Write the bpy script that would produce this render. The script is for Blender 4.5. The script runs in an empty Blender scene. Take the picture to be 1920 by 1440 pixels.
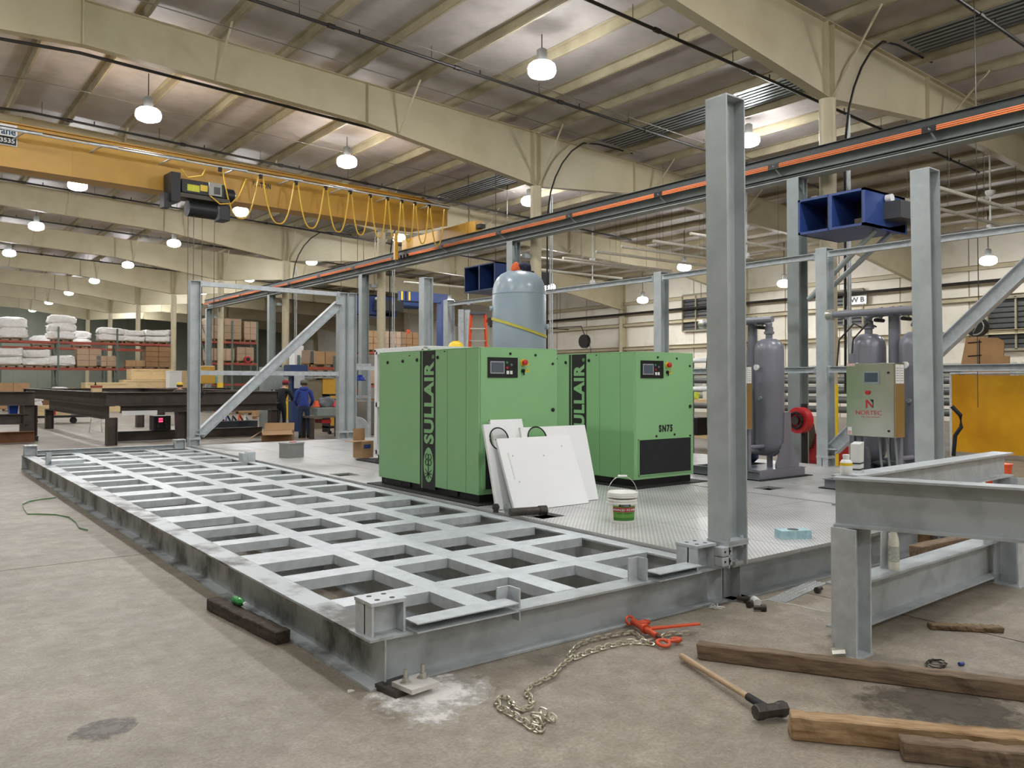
import bpy, bmesh, math, random
from mathutils import Vector, Matrix
R = random.Random(7)
SC = bpy.context.scene
COL = SC.collection
PI = math.pi

# ---------------------------------------------------------------- camera
CF, CH = 1550.0, 1.70
CT, CY = math.radians(1.0), math.radians(37.4)
CPX, CPY = 960.0, 716 - CF * math.tan(CT)
CP = Vector((-2.151, -4.093, CH))
_fw = Vector((math.sin(CY), math.cos(CY), 0)); _rt = Vector((math.cos(CY), -math.sin(CY), 0))
_F = _fw * math.cos(CT) + Vector((0, 0, math.sin(CT))); _U = -_fw * math.sin(CT) + Vector((0, 0, math.cos(CT)))
cd = bpy.data.cameras.new('camera'); cam = bpy.data.objects.new('camera', cd); COL.objects.link(cam)
cd.sensor_width = 36; cd.lens = CF * 36 / 1920; cd.shift_y = -(720 - CPY) / 1920; cd.clip_end = 300; cd.clip_start = .05
mw = Matrix.Identity(4)
for i in range(3):
    mw[i][0] = _rt[i]; mw[i][1] = _U[i]; mw[i][2] = -_F[i]; mw[i][3] = CP[i]
cam.matrix_world = mw
SC.camera = cam
# ---------------------------------------------------------------- world, exposure
w = bpy.data.worlds.new('world'); SC.world = w; w.use_nodes = True
w.node_tree.nodes['Background'].inputs[0].default_value = (.9, .95, 1, 1)
w.node_tree.nodes['Background'].inputs[1].default_value = .02
SC.view_settings.view_transform = 'Standard'; SC.view_settings.look = 'None'
SC.view_settings.gamma = 1; SC.view_settings.use_curve_mapping = False
SC.view_settings.exposure = 0.8
LAMP = 120.0          # emission strength of the lamp lenses
SC.cycles.use_denoising = True
SC.cycles.max_bounces = 8; SC.cycles.diffuse_bounces = 5; SC.cycles.sample_clamp_indirect = 10.0
SC.cycles.caustics_reflective = False; SC.cycles.caustics_refractive = False

# ---------------------------------------------------------------- helpers
def P(u, v, z=None, x=None, y=None):
    """a point of the place seen at a pixel of the photograph, on a plane of known height / x / y"""
    d = _F + _rt * ((u - CPX) / CF) + _U * ((CPY - v) / CF)
    if z is not None: t = (z - CP.z) / d.z
    elif x is not None: t = (x - CP.x) / d.x
    else: t = (y - CP.y) / d.y
    return CP + d * t

def lin(c):
    if isinstance(c, str): c = tuple(int(c[i:i + 2], 16) / 255 for i in (0, 2, 4))
    return tuple(x / 12.92 if x <= .04045 else ((x + .055) / 1.055) ** 2.4 for x in c)

MATS = {}
def mat(name, col, rough=.5, metal=0., var=.12, scale=6., bump=0., bscale=60., col2=None, emit=0., alpha=1., trans=0., spec=.5, detail=4., coat=0., stretch=None, lo=.35, hi=.7):
    if name in MATS: return MATS[name]
    m = bpy.data.materials.new(name); m.use_nodes = True
    nt = m.node_tree; n = nt.nodes; L = nt.links; b = n['Principled BSDF']
    c = lin(col)
    b.inputs['Roughness'].default_value = rough; b.inputs['Metallic'].default_value = metal
    b.inputs['Specular IOR Level'].default_value = spec
    b.inputs['Base Color'].default_value = (*c, 1)
    if coat: b.inputs['Coat Weight'].default_value = coat
    if trans: b.inputs['Transmission Weight'].default_value = trans
    if alpha < 1: b.inputs['Alpha'].default_value = alpha
    if emit:
        b.inputs['Emission Color'].default_value = (*c, 1); b.inputs['Emission Strength'].default_value = emit
    if (var or bump) and not emit:
        tc = n.new('ShaderNodeTexCoord'); src = tc.outputs['Object']
        if stretch:
            mp = n.new('ShaderNodeMapping'); mp.inputs['Scale'].default_value = stretch; L.new(src, mp.inputs[0]); src = mp.outputs[0]
        if var:
            t = n.new('ShaderNodeTexNoise'); t.inputs['Scale'].default_value = scale; t.inputs['Detail'].default_value = detail; t.inputs['Roughness'].default_value = .6
            L.new(src, t.inputs['Vector'])
            r = n.new('ShaderNodeMapRange'); r.inputs[1].default_value = lo; r.inputs[2].default_value = hi; L.new(t.outputs[0], r.inputs[0])
            mx = n.new('ShaderNodeMix'); mx.data_type = 'RGBA'; L.new(r.outputs[0], mx.inputs[0])
            c2 = lin(col2) if col2 else tuple(x * (1 - var) for x in c)
            c1 = c if col2 else tuple(min(1, x * (1 + var * .6)) for x in c)
            mx.inputs[6].default_value = (*c1, 1); mx.inputs[7].default_value = (*c2, 1)
            L.new(mx.outputs[2], b.inputs['Base Color'])
        if bump:
            t2 = n.new('ShaderNodeTexNoise'); t2.inputs['Scale'].default_value = bscale; t2.inputs['Detail'].default_value = 3; L.new(src, t2.inputs['Vector'])
            bp = n.new('ShaderNodeBump'); bp.inputs['Strength'].default_value = bump; bp.inputs['Distance'].default_value = .02
            L.new(t2.outputs[0], bp.inputs['Height']); L.new(bp.outputs[0], b.inputs['Normal'])
    MATS[name] = m
    return m

class MB:
    """collects shapes; build() links them as ONE mesh object"""
    def __init__(s): s.v = []; s.f = []
    def add(s, vs, fs):
        o = len(s.v); s.v += [Vector(p) for p in vs]; s.f += [tuple(i + o for i in f) for f in fs]; return s
    def box(s, x0, x1, y0, y1, z0, z1, M=None):
        vs = [Vector(p) for p in ((x0, y0, z0), (x1, y0, z0), (x1, y1, z0), (x0, y1, z0), (x0, y0, z1), (x1, y0, z1), (x1, y1, z1), (x0, y1, z1))]
        if M: vs = [M @ p for p in vs]
        return s.add(vs, [(3, 2, 1, 0), (4, 5, 6, 7), (0, 1, 5, 4), (1, 2, 6, 5), (2, 3, 7, 6), (3, 0, 4, 7)])
    def cbox(s, c, d, M=None):
        return s.box(c[0] - d[0] / 2, c[0] + d[0] / 2, c[1] - d[1] / 2, c[1] + d[1] / 2, c[2] - d[2] / 2, c[2] + d[2] / 2, M)
    def prism(s, poly, d0, d1, M=None):
        """poly in local XY, extruded d0..d1 along local Z, placed by M"""
        n = len(poly); vs = [Vector((a, b, d0)) for a, b in poly] + [Vector((a, b, d1)) for a, b in poly]
        if M: vs = [M @ p for p in vs]
        return s.add(vs, [tuple(range(n - 1, -1, -1)), tuple(range(n, 2 * n))] + [(i, (i + 1) % n, n + (i + 1) % n, n + i) for i in range(n)])
    def sweep(s, poly, p0, p1, up=(0, 0, 1)):
        """section poly (side, up) swept from p0 to p1"""
        p0, p1 = Vector(p0), Vector(p1); M = frame(p0, p1, up)
        return s.prism(poly, 0, (p1 - p0).length, M)
    def cyl(s, p0, p1, r, r1=None, seg=12, cap=True):
        p0, p1 = Vector(p0), Vector(p1); r1 = r if r1 is None else r1
        M = frame(p0, p1); l = (p1 - p0).length; o = []
        for rr, z in ((r, 0), (r1, l)):
            o += [M @ Vector((rr * math.cos(2 * PI * i / seg), rr * math.sin(2 * PI * i / seg), z)) for i in range(seg)]
        fs = [(i, (i + 1) % seg, seg + (i + 1) % seg, seg + i) for i in range(seg)]
        if cap: fs += [tuple(range(seg - 1, -1, -1)), tuple(range(seg, 2 * seg))]
        return s.add(o, fs)
    def tube(s, pts, r, seg=8, closed=False):
        pts = [Vector(p) for p in pts]; n = len(pts); vs = []
        up = Vector((0.0123, .0271, 1)).normalized()
        for i, p in enumerate(pts):
            a = pts[(i - 1) % n] if (closed or i > 0) else p; b = pts[(i + 1) % n] if (closed or i < n - 1) else p
            t = (b - a).normalized(); x = up - t * up.dot(t)
            if x.length < .05: x = Vector((1, 0, 0)) - t * t.x
            x.normalize(); y = t.cross(x)
            rr = r[i] if isinstance(r, (list, tuple)) else r
            vs += [p + (x * math.cos(2 * PI * k / seg) + y * math.sin(2 * PI * k / seg)) * rr for k in range(seg)]
        fs = []
        for i in range(n if closed else n - 1):
            j = (i + 1) % n
            fs += [(i * seg + k, i * seg + (k + 1) % seg, j * seg + (k + 1) % seg, j * seg + k) for k in range(seg)]
        if not closed: fs += [tuple(range(seg - 1, -1, -1)), tuple((n - 1) * seg + k for k in range(seg))]
        return s.add(vs, fs)
    def lathe(s, prof, seg=20, M=None):
        vs = []; fs = []; n = len(prof)
        for r, z in prof:
            vs += [Vector((r * math.cos(2 * PI * k / seg), r * math.sin(2 * PI * k / seg), z)) for k in range(seg)]
        if M: vs = [M @ p for p in vs]
        for i in range(n - 1):
            fs += [(i * seg + k, i * seg + (k + 1) % seg, (i + 1) * seg + (k + 1) % seg, (i + 1) * seg + k) for k in range(seg)]
        fs += [tuple(range(seg - 1, -1, -1)), tuple((n - 1) * seg + k for k in range(seg))]
        return s.add(vs, fs)
    def ibeam(s, p0, p1, h=.3, b=.2, tf=.015, tw=.01, up=(0, 0, 1), mode='top'):
        """I section; p0-p1 runs along the top centre ('top') or the middle ('mid')"""
        o = -h / 2 if mode == 'top' else 0
        H, Bh, w = h / 2, b / 2, tw / 2
        poly = [(-Bh, -H), (Bh, -H), (Bh, -H + tf), (w, -H + tf), (w, H - tf), (Bh, H - tf), (Bh, H), (-Bh, H), (-Bh, H - tf), (-w, H - tf), (-w, -H + tf), (-Bh, -H + tf)]
        return s.sweep([(a, c + o) for a, c in poly], p0, p1, up)
    def boxbeam(s, p0, p1, b, d=.09, h=.28, fl=.1):
        """shallow box top with a deep web and a narrow foot flange below"""
        s.sweep([(-b / 2, -d), (b / 2, -d), (b / 2, 0), (-b / 2, 0)], p0, p1)
        if h > d: s.sweep([(-.006, -h + .012), (.006, -h + .012), (.006, -d), (-.006, -d)], p0, p1).sweep([(-fl / 2, -h), (fl / 2, -h), (fl / 2, -h + .012), (-fl / 2, -h + .012)], p0, p1)
        return s
    def chan(s, p0, p1, h=.1, b=.06, t=.008, up=(0, 0, 1), mode='top', flip=1):
        o = -h / 2 if mode == 'top' else 0; H = h / 2
        poly = [(0, -H), (b, -H), (b, -H + t), (t, -H + t), (t, H - t), (b, H - t), (b, H), (0, H)]
        poly = [(a * flip, c + o) for a, c in poly]
        if flip < 0: poly = poly[::-1]
        return s.sweep(poly, p0, p1, up)
    def ang(s, p0, p1, a=.08, t=.008, up=(0, 0, 1), flip=1):
        poly = [(0, 0), (a, 0), (a, t), (t, t), (t, a), (0, a)]
        poly = [(x * flip, y) for x, y in poly]
        if flip < 0: poly = poly[::-1]
        return s.sweep(poly, p0, p1, up)
    def build(s, name, m, parent=None, world=False, smooth=False, bevel=0., M=None):
        vs = s.v
        if M is not None: vs = [M @ p for p in vs]
        if world and parent is not None:
            I = wmat(parent).inverted(); vs = [I @ p for p in vs]
        me = bpy.data.meshes.new(name); me.from_pydata([tuple(p) for p in vs], [], s.f)
        bm = bmesh.new(); bm.from_mesh(me); bmesh.ops.recalc_face_normals(bm, faces=bm.faces)
        if bevel: bmesh.ops.bevel(bm, geom=bm.edges[:], offset=bevel, segments=2, affect='EDGES', profile=.6)
        bm.to_mesh(me); bm.free()
        if isinstance(m, (list, tuple)):
            for k in m: me.materials.append(k)
        else: me.materials.append(m)
        if smooth:
            me.polygons.foreach_set('use_smooth', [True] * len(me.polygons))
            me.set_sharp_from_angle(angle=math.radians(40))
        o = bpy.data.objects.new(name, me); COL.objects.link(o)
        if parent is not None: o.parent = parent
        return o

def frame(p0, p1, up=(0, 0, 1)):
    """matrix with Z along p0->p1, Y towards up"""
    z = (Vector(p1) - Vector(p0)).normalized(); u = Vector(up)
    y = u - z * u.dot(z)
    if y.length < 1e-4: y = Vector((0, 1, 0)) - z * z.y
    if y.length < 1e-4: y = Vector((1, 0, 0))
    y.normalize(); x = y.cross(z)
    M = Matrix.Identity(4)
    for i in range(3): M[i][0] = x[i]; M[i][1] = y[i]; M[i][2] = z[i]; M[i][3] = p0[i]
    return M
def wmat(o):
    M = o.matrix_basis.copy()
    while o.parent is not None: o = o.parent; M = o.matrix_basis @ M
    return M
def TR(x=0, y=0, z=0, rz=0, rx=0, ry=0):
    return Matrix.Translation((x, y, z)) @ Matrix.Rotation(rz, 4, 'Z') @ Matrix.Rotation(ry, 4, 'Y') @ Matrix.Rotation(rx, 4, 'X')
def tag(o, label, cat=None, group=None, kind=None):
    o['label'] = label
    if cat: o['category'] = cat
    if group: o['group'] = group
    if kind: o['kind'] = kind
    return o
def thing(name, label, cat, loc=(0, 0, 0), rz=0, group=None):
    o = bpy.data.objects.new(name, None); COL.objects.link(o); o.empty_display_size = .1
    o.location = loc; o.rotation_euler = (0, 0, rz)
    return tag(o, label, cat, group)
def kids(o): return [c for c in COL.objects if c.parent == o]
def copy_tree(o, parent=None):
    c = o.copy(); COL.objects.link(c)
    if parent is not None: c.parent = parent
    for ch in list(o.children): copy_tree(ch, c)
    return c
def text(s, size, m, parent, M, name='lettering', ext=.002, off=0., sx=1., align='CENTER', spacing=1., fit=None):
    cu = bpy.data.curves.new(name, 'FONT'); cu.body = s; cu.size = size; cu.extrude = ext; cu.offset = off; cu.align_x = align; cu.space_character = spacing
    cu.resolution_u = 3
    t = bpy.data.objects.new('tmp', cu); COL.objects.link(t)
    me = bpy.data.meshes.new_from_object(t.evaluated_get(bpy.context.evaluated_depsgraph_get()))
    bpy.data.objects.remove(t); bpy.data.curves.remove(cu)
    if fit:
        xs = [v.co.x for v in me.vertices]; ys = [v.co.y for v in me.vertices]
        me.transform(Matrix.Diagonal((fit[0] / (max(xs) - min(xs)), fit[1] / (max(ys) - min(ys)), 1, 1)) @ Matrix.Translation((-min(xs), -min(ys), 0)))
    me.transform(M @ Matrix.Diagonal((sx, 1, 1, 1))); me.materials.clear(); me.materials.append(m); me.name = name
    o = bpy.data.objects.new(name, me); COL.objects.link(o)
    if parent is not None: o.parent = parent
    return o
ORD = ['first', 'second', 'third', 'fourth', 'fifth', 'sixth', 'seventh', 'eighth', 'ninth', 'tenth', 'eleventh', 'twelfth']

# ---------------------------------------------------------------- materials
galv = mat('galvanised_steel', 'c2c8cb', .42, .2, .16, 9, .05, 40)
galv_d = mat('galvanised_steel_weathered', 'b2b8ba', .45, .2, .3, 4, .05, 40, col2='8d9291', lo=.45, hi=.8)
galv_s = mat('galvanised_stained', 'b4babb', .45, .2, .3, 2.2, .05, 40, col2='504f4a', stretch=(1, .9, .7), lo=.47, hi=.62, detail=8)
cream = mat('cream_painted_steel', 'bdb396', .5, 0, .1, 1.2, col2='aca183', lo=.45, hi=.8)
grey_steel = mat('grey_painted_steel', '8f9795', .45, .1, .12, 3)
dark_steel = mat('mill_scale_steel', '574d46', .5, .15, .3, 2.5, .04, 50, col2='3f3833')
black = mat('black_metal', '1d1c1b', .5, .2, .15, 10)
black_rub = mat('black_rubber', '151515', .7, 0, .1, 10)
white = mat('white_panel', 'f1f2f2', .35, 0, .02, 2)
whitep = mat('white_paint', 'e6e7e5', .45, 0, .05, 5)
wrap = mat('white_sack', 'e4e2de', .55, 0, .1, 7, .35, 9)
carton = mat('carton', 'b08d66', .8, 0, .12, 3)
carton2 = mat('carton_dark', '94724f', .8, 0, .12, 3)
shrink = mat('shrink_wrap', 'c2ad94', .2, 0, .3, 6, .4, 8, col2='e9e4dc')
ply = mat('crate_plywood', 'd8c093', .7, 0, .14, 3, stretch=(1, 1, 6))
red_rack = mat('red_rack_paint', '9c4531', .5, 0, .12, 4)
green_rack = mat('green_rack_paint', '5e6d62', .5, 0, .12, 4)
yellow = mat('crane_yellow', 'c4973d', .4, 0, .1, 1.5)
yel_cab = mat('yellow_cable', 'e3b739', .45, 0, .05)
yel_pl = mat('yellow_plastic', 'e8c52c', .4, 0, .05)
orange = mat('safety_orange', 'e0562a', .4, 0, .1, 20)
red = mat('red_plastic', 'c0252b', .4, 0, .08)
blue = mat('blue_paint', '2f4784', .4, 0, .12, 3)
blue_d = mat('blue_paint_dark', '263a63', .45, 0, .1, 3)
green = mat('green_paint', '8dbd86', .38, 0, .03, 2)
grey_blue = mat('tank_grey_blue', '95a3ad', .28, 0, .04, 2)
grey_vio = mat('dryer_grey', '85858f', .3, .1, .06, 2)
stainless = mat('stainless', 'c6c8bf', .24, 1., .08, 2)
wood = mat('timber', '8a745c', .75, 0, .3, 3, .3, 30, col2='544436', stretch=(1.5, 12, 12))
wood_l = mat('timber_light', 'b59872', .75, 0, .3, 3, .3, 30, col2='7a5a37', stretch=(1.5, 12, 12))
wood_d = mat('timber_dark', '54473c', .8, 0, .3, 4, .4, 30, col2='2a241f', stretch=(1.5, 12, 12))
silver = mat('bright_zinc', 'c9c7bd', .3, .8, .1, 20)
iron = mat('dark_iron', '4a4540', .45, .6, .25, 12)
ink = mat('black_ink', '111111', .5, 0, 0)
# ================================================================ the building
S = 9.14; XC = 12.66; XR = 12.11; XW = 34.7; YE = 88.0; XL = -16.0; YF = -24.0
FY = [5.02 + S * k for k in range(-3, 9)]
def roof(x): return 9.545 - .046 * abs(x - 1)
def struct(o, label): o['kind'] = 'structure'; o['label'] = label; return o

# concrete floor, cut into slabs by saw joints
def concrete():
    m = bpy.data.materials.new('concrete'); m.use_nodes = True; nt = m.node_tree; n = nt.nodes; L = nt.links; b = n['Principled BSDF']
    tc = n.new('ShaderNodeNewGeometry')
    def noise(sc, det=6, rough=.6):
        t = n.new('ShaderNodeTexNoise'); t.inputs['Scale'].default_value = sc; t.inputs['Detail'].default_value = det; t.inputs['Roughness'].default_value = rough
        L.new(tc.outputs['Position'], t.inputs['Vector']); return t.outputs[0]
    def ramp(src, a, b_, c0, c1):
        r = n.new('ShaderNodeValToRGB'); L.new(src, r.inputs[0]); e = r.color_ramp.elements
        e[0].position = a; e[0].color = (*lin(c0), 1); e[1].position = b_; e[1].color = (*lin(c1), 1); return r.outputs[0]
    def mixc(f, A, B_, bt='MIX'):
        x = n.new('ShaderNodeMix'); x.data_type = 'RGBA'; x.blend_type = bt
        if isinstance(f, float): x.inputs[0].default_value = f
        else: L.new(f, x.inputs[0])
        L.new(A, x.inputs[6]); L.new(B_, x.inputs[7]); return x.outputs[2]
    base = ramp(noise(.45), .36, .66, '9d9487', 'b9b0a1')
    fine = ramp(noise(7, 8, .7), .3, .75, 'cfcac4', 'ffffff')
    c = mixc(.8, base, fine, 'MULTIPLY')
    st = n.new('ShaderNodeMapRange'); st.inputs[1].default_value = .60; st.inputs[2].default_value = .72; L.new(noise(1.3, 5, .65), st.inputs[0])
    c = mixc(st.outputs[0], c, ramp(noise(14), .3, .7, '777067', '857e74'))
    c = mixc(.75, c, ramp(noise(48, 10, .8), .36, .62, 'b3ada5', 'ffffff'), 'MULTIPLY')
    c = mixc(.45, c, ramp(noise(4.5, 9, .75), .38, .6, 'bdb7af', 'ffffff'), 'MULTIPLY')
    def scuff(rot, sx_, sy_, lo_, hi_, c_):
        mp_ = n.new('ShaderNodeMapping'); mp_.inputs['Rotation'].default_value = (0, 0, rot); mp_.inputs['Scale'].default_value = (sx_, sy_, 1); L.new(tc.outputs['Position'], mp_.inputs[0])
        t_ = n.new('ShaderNodeTexNoise'); t_.inputs['Scale'].default_value = 1; t_.inputs['Detail'].default_value = 5; t_.inputs['Roughness'].default_value = .7; L.new(mp_.outputs[0], t_.inputs['Vector'])
        r_ = n.new('ShaderNodeMapRange'); r_.inputs[1].default_value = lo_; r_.inputs[2].default_value = hi_; L.new(t_.outputs[0], r_.inputs[0])
        return mixc(r_.outputs[0], c_, ramp(noise(3), .3, .7, '6f675d', '7b7368'))
    c = scuff(.7, 3, 70, .69, .76, c); c = scuff(2.1, 60, 2.5, .70, .77, c)
    sp = n.new('ShaderNodeMapRange'); sp.inputs[1].default_value = .73; sp.inputs[2].default_value = .77; L.new(noise(22, 3, .5), sp.inputs[0])
    c = mixc(sp.outputs[0], c, ramp(noise(3), .3, .7, '5d564e', '665e56'))
    L.new(c, b.inputs['Base Color']); b.inputs['Roughness'].default_value = .42
    rr = n.new('ShaderNodeMapRange'); rr.inputs[3].default_value = .42; rr.inputs[4].default_value = .68; L.new(noise(2.2), rr.inputs[0]); L.new(rr.outputs[0], b.inputs['Roughness'])
    bp = n.new('ShaderNodeBump'); bp.inputs['Strength'].default_value = .12; bp.inputs['Distance'].default_value = .01; L.new(noise(35, 4), bp.inputs['Height']); L.new(bp.outputs[0], b.inputs['Normal'])
    return m
conc = concrete()
joint = mat('joint_filler', '3f3a35', .8, 0, .1)
floor = struct(MB().box(XL, XW + .3, YF, YE + .3, -.3, -.008).build('floor', joint), 'worn grey concrete floor with saw-cut joints')
xs = [XL, -8.4, -2.3, 3.8, 9.9, 16, 22.1, 28.2, XW + .3]; ys = [YF, -13.6, -4.48, 4.63] + [4.63 + S * k for k in range(1, 10)] + [YE + .3]
for i in range(len(xs) - 1):
    for j in range(len(ys) - 1):
        MB().box(xs[i] + .008, xs[i + 1] - .008, ys[j] + .008, ys[j + 1] - .008, -.05, 0).build('slab', conc, floor)

# walls
wallm = mat('wall_panel_cream', 'e2dccd', .6, 0, .16, .8, col2='c4bcab', lo=.5, hi=.85)
wallg = mat('wall_panel_green_grey', '8d9384', .6, 0, .1, .6)
wr = struct(MB().box(XW, XW + .2, YF, YE, 0, roof(XW)).build('wall_right', wallm), 'grimy cream insulated side wall with girts')
for z in (2.35, 3.75, 5.2, 6.5):
    MB().chan((XW - .2, YF, z), (XW - .2, 46, z), .2, .18, .012, mode='mid').build('girt', cream, wr)
for y in range(-6, 46, 3):
    MB().box(XW - .02, XW, y + .0, y + .04, 0, roof(XW) - .05).build('panel_seam', mat('seam', '9c937f', .7), wr)
# corrugated lower liner
for k in range(9):
    mb = MB()
    for z in range(0, 14): mb.box(XW - .06, XW - .02, -6 + k * 5.4, -6 + k * 5.4 + 5.2, .75 + z * .13, .75 + z * .13 + .07)
    mb.build('ribbed_liner', mat('liner', 'b9beb3', .5), wr)
wb = struct(MB().box(XL, XW, YE, YE + .2, 0, 9.4).build('wall_back', wallg), 'distant grey-green panelled end wall')
for x in range(-4, 34, 2): MB().box(x, x + .08, YE - .05, YE, 0, roof(x) - .1).build('panel_rib', wallg, wb)
struct(MB().box(XL - .2, XL, YF, YE, 0, roof(XL)).build('wall_left', wallm), 'cream side wall behind the photographer')
struct(MB().box(XL, XW, YF - .2, YF, 0, 9.4).build('wall_front', wallm), 'cream end wall behind the photographer')

# roof: insulation facing, purlins
insul = mat('roof_insulation', 'b2aba6', .6, 0, .14, 1.5, .25, 2.2, col2='9e9791')
mb = MB()
for a, b_ in ((XL, 1), (1, XW + .2)):
    mb.add([(a, YF, roof(a)), (b_, YF, roof(b_)), (b_, YE + .2, roof(b_)), (a, YE + .2, roof(a)), (a, YF, roof(a) + .2), (b_, YF, roof(b_) + .2), (b_, YE + .2, roof(b_) + .2), (a, YE + .2, roof(a) + .2)],
           [(3, 2, 1, 0), (4, 5, 6, 7), (0, 1, 5, 4), (1, 2, 6, 5), (2, 3, 7, 6), (3, 0, 4, 7)])
ceil = struct(mb.build('ceiling', insul), 'pale insulated roof carried on cream purlins')
purl = mat('purlin_paint', 'a3997e', .55, 0, .14, 1.5, col2='8d836a')
PX = [-14.6 + 1.52 * k for k in range(33)]
for x in PX:
    z = roof(x)
    MB().sweep([(-.035, 0), (.075, 0), (.075, -.012), (-.02, -.012), (-.02, -.2), (-.09, -.2), (-.09, -.215), (-.035, -.215)], (x, YF, z), (x, YE, z)).build('purlin', purl, ceil)
# ribbed bare-metal roof strip between two purlins
ribm = mat('ribbed_roof_metal', '7b7f80', .4, .4, .1, 3)
for k in range(1, 11):
    mb = MB(); y0, y1 = FY[k] + 1.2, FY[k] + S - .4
    for q in range(9):
        xa = PX[19] + .1 + q * .16
        mb.box(xa, xa + .09, y0, y1, roof(xa) - .06, roof(xa) + .01)
    mb.build('ribbed_strip', ribm, ceil)

# rigid frames: tapered rafter, haunches, columns, flange braces
def rafter_bottom(x):
    r = roof(x)
    pts = [(-16, 1.5), (-13.5, .89), (1, .9), (7.3, .985), (12.66, 1.52), (16.6, 1.0), (29, .98), (34.7, 1.7)]
    for (a, da), (b_, db) in zip(pts, pts[1:]):
        if a <= x <= b_: return r - .215 - (da + (db - da) * (x - a) / (b_ - a))
    return r - 1.1
for k, y in enumerate(FY):
    t = bpy.data.objects.new('trim_%d' % (k + 1), None); COL.objects.link(t); t.location = (XC, y, 0); t.empty_display_size = .2
    struct(t, 'cream tapered roof frame with round columns, number %d from the front' % (k + 1))
    xs_ = [-16, -13.5, 1, 7.3, 12.66, 16.6, 29, 34.7]
    web = [(x, roof(x) - .215) for x in xs_] + [(x, rafter_bottom(x)) for x in reversed(xs_)]
    mb = MB().prism(web, -.006, .006, TR(0, y, 0, 0, PI / 2))
    for side in (0, 1):
        pr = [(x, (rafter_bottom(x) if side else roof(x) - .215)) for x in xs_]
        for (xa, za), (xb, zb) in zip(pr, pr[1:]):
            mb.sweep([(-.11, -.012), (.11, -.012), (.11, .0), (-.11, .0)], (xa, y, za), (xb, y, zb))
    rf = mb.build('rafter', cream, t, True)
    for xa in (7.3, 12.55, 12.77, 16.6, 22, 1):
        for s in (-1, 1):
            MB().box(xa - .006, xa + .006, y + .007 * s, y + .1 * s, rafter_bottom(xa), roof(xa) - .215).build('stiffener', cream, rf, True)
    if k >= 2:
        for xa in PX[12:27:3]:
            for s in (-1, 1):
                MB().ang((xa, y + 1.1 * s, roof(xa) - .2), (xa, y + .05 * s, rafter_bottom(xa) + .02), .05, .006).build('flange_brace', cream, rf, True)
    if k >= 2 and k % 2 == 0 or k in (3, 5, 7, 9, 11):
        MB().cyl((XC, y, 0), (XC, y, rafter_bottom(XC)), .16, seg=20).build('column', cream, t, True, True)
        if 3 <= k <= 7: MB().cyl((XC, y, .0), (XC, y, 1.65), .164, seg=20).build('column_sleeve', yel_pl, t, True, True)
    MB().ibeam((XW - .25, y, 0), (XW - .25, y, rafter_bottom(XW) + .3), .38, .26, .012, .01, up=(1, 0, 0), mode='mid').build('wall_column', cream, t, True)

# louvre windows in the side wall
lou = mat('louvre_dark', '4c4d4c', .5, .2, .1); louf = mat('louvre_frame', '8d8672', .6)
wi = 0
for u, v0, v1, wd in ((1305, 552, 620, 1.95), (1583, 545, 612, 1.9), (1905, 555, 655, 2.2), (1590, 640, 641, 0)):
    if not wd: continue
    wi += 1
    a = P(u, v0, x=XW - .2); b_ = P(u, v1, x=XW - .2)
    t = bpy.data.objects.new('window_%d' % wi, None); COL.objects.link(t); t.location = (XW - .1, a.y, b_.z); struct(t, 'dark louvred wall vent in a rusty frame, number %d from the tank' % wi)
    h = a.z - b_.z; mb = MB()
    for s in (-wd / 2, 0, wd / 2): mb.box(-.16, .0, s - .04, s + .04, 0, h)
    mb.box(-.16, 0, -wd / 2, wd / 2, -.05, .05).box(-.16, 0, -wd / 2, wd / 2, h - .05, h + .05)
    mb.build('window_frame', louf, t)
    MB().box(-.02, .0, -wd / 2, wd / 2, 0, h).build('backing', lou, t)
    for q in range(9):
        MB().box(-.09, .0, -wd / 2, wd / 2, -.012, .0, TR(-.01, 0, (q + 1) * h / 10, 0, 0, .6)).build('slat', lou, t)
# ================================================================ the platform: three galvanised skids
ZT = .28; ZD = .31; YB = 14.5
def fan(x, y): return x + (x + 2.15) * .022 * y / 14.6     # the skids stand very slightly fanned
sA = thing('skid_frame', 'long open galvanised steel skid frame with empty bays, no decking yet', 'steel skid', (0, 0, 0))
XS = [(0, .19), (.82, .99), (1.49, 1.67), (2.14, 2.34), (2.94, 3.08)]
rows = [(.17, .72), (.92, 1.53), (1.74, 2.22)]
for k in range(5): rows += [(2.63 + 2.4 * k, 3.15 + 2.4 * k), (3.37 + 2.4 * k, 3.98 + 2.4 * k), (4.16 + 2.4 * k, 4.64 + 2.4 * k)]
for i, (a, b_) in enumerate(XS):
    c = (a + b_) / 2; nm = 'side_beam' if i in (0, 4) else 'stringer'
    ya, yb = (0, YB) if i in (0, 4) else (.185, YB - .185)
    (MB().ibeam((fan(c, ya), ya, ZT), (fan(c, yb), yb, ZT), .28, b_ - a, .014, .01) if i in (0, 4) else MB().boxbeam((fan(c, ya), ya, ZT), (fan(c, yb), yb, ZT), b_ - a, .075)).build(nm, galv_s if i == 0 else galv, sA)
edges = [0] + [e for r in rows for e in r] + [YB]
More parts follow.
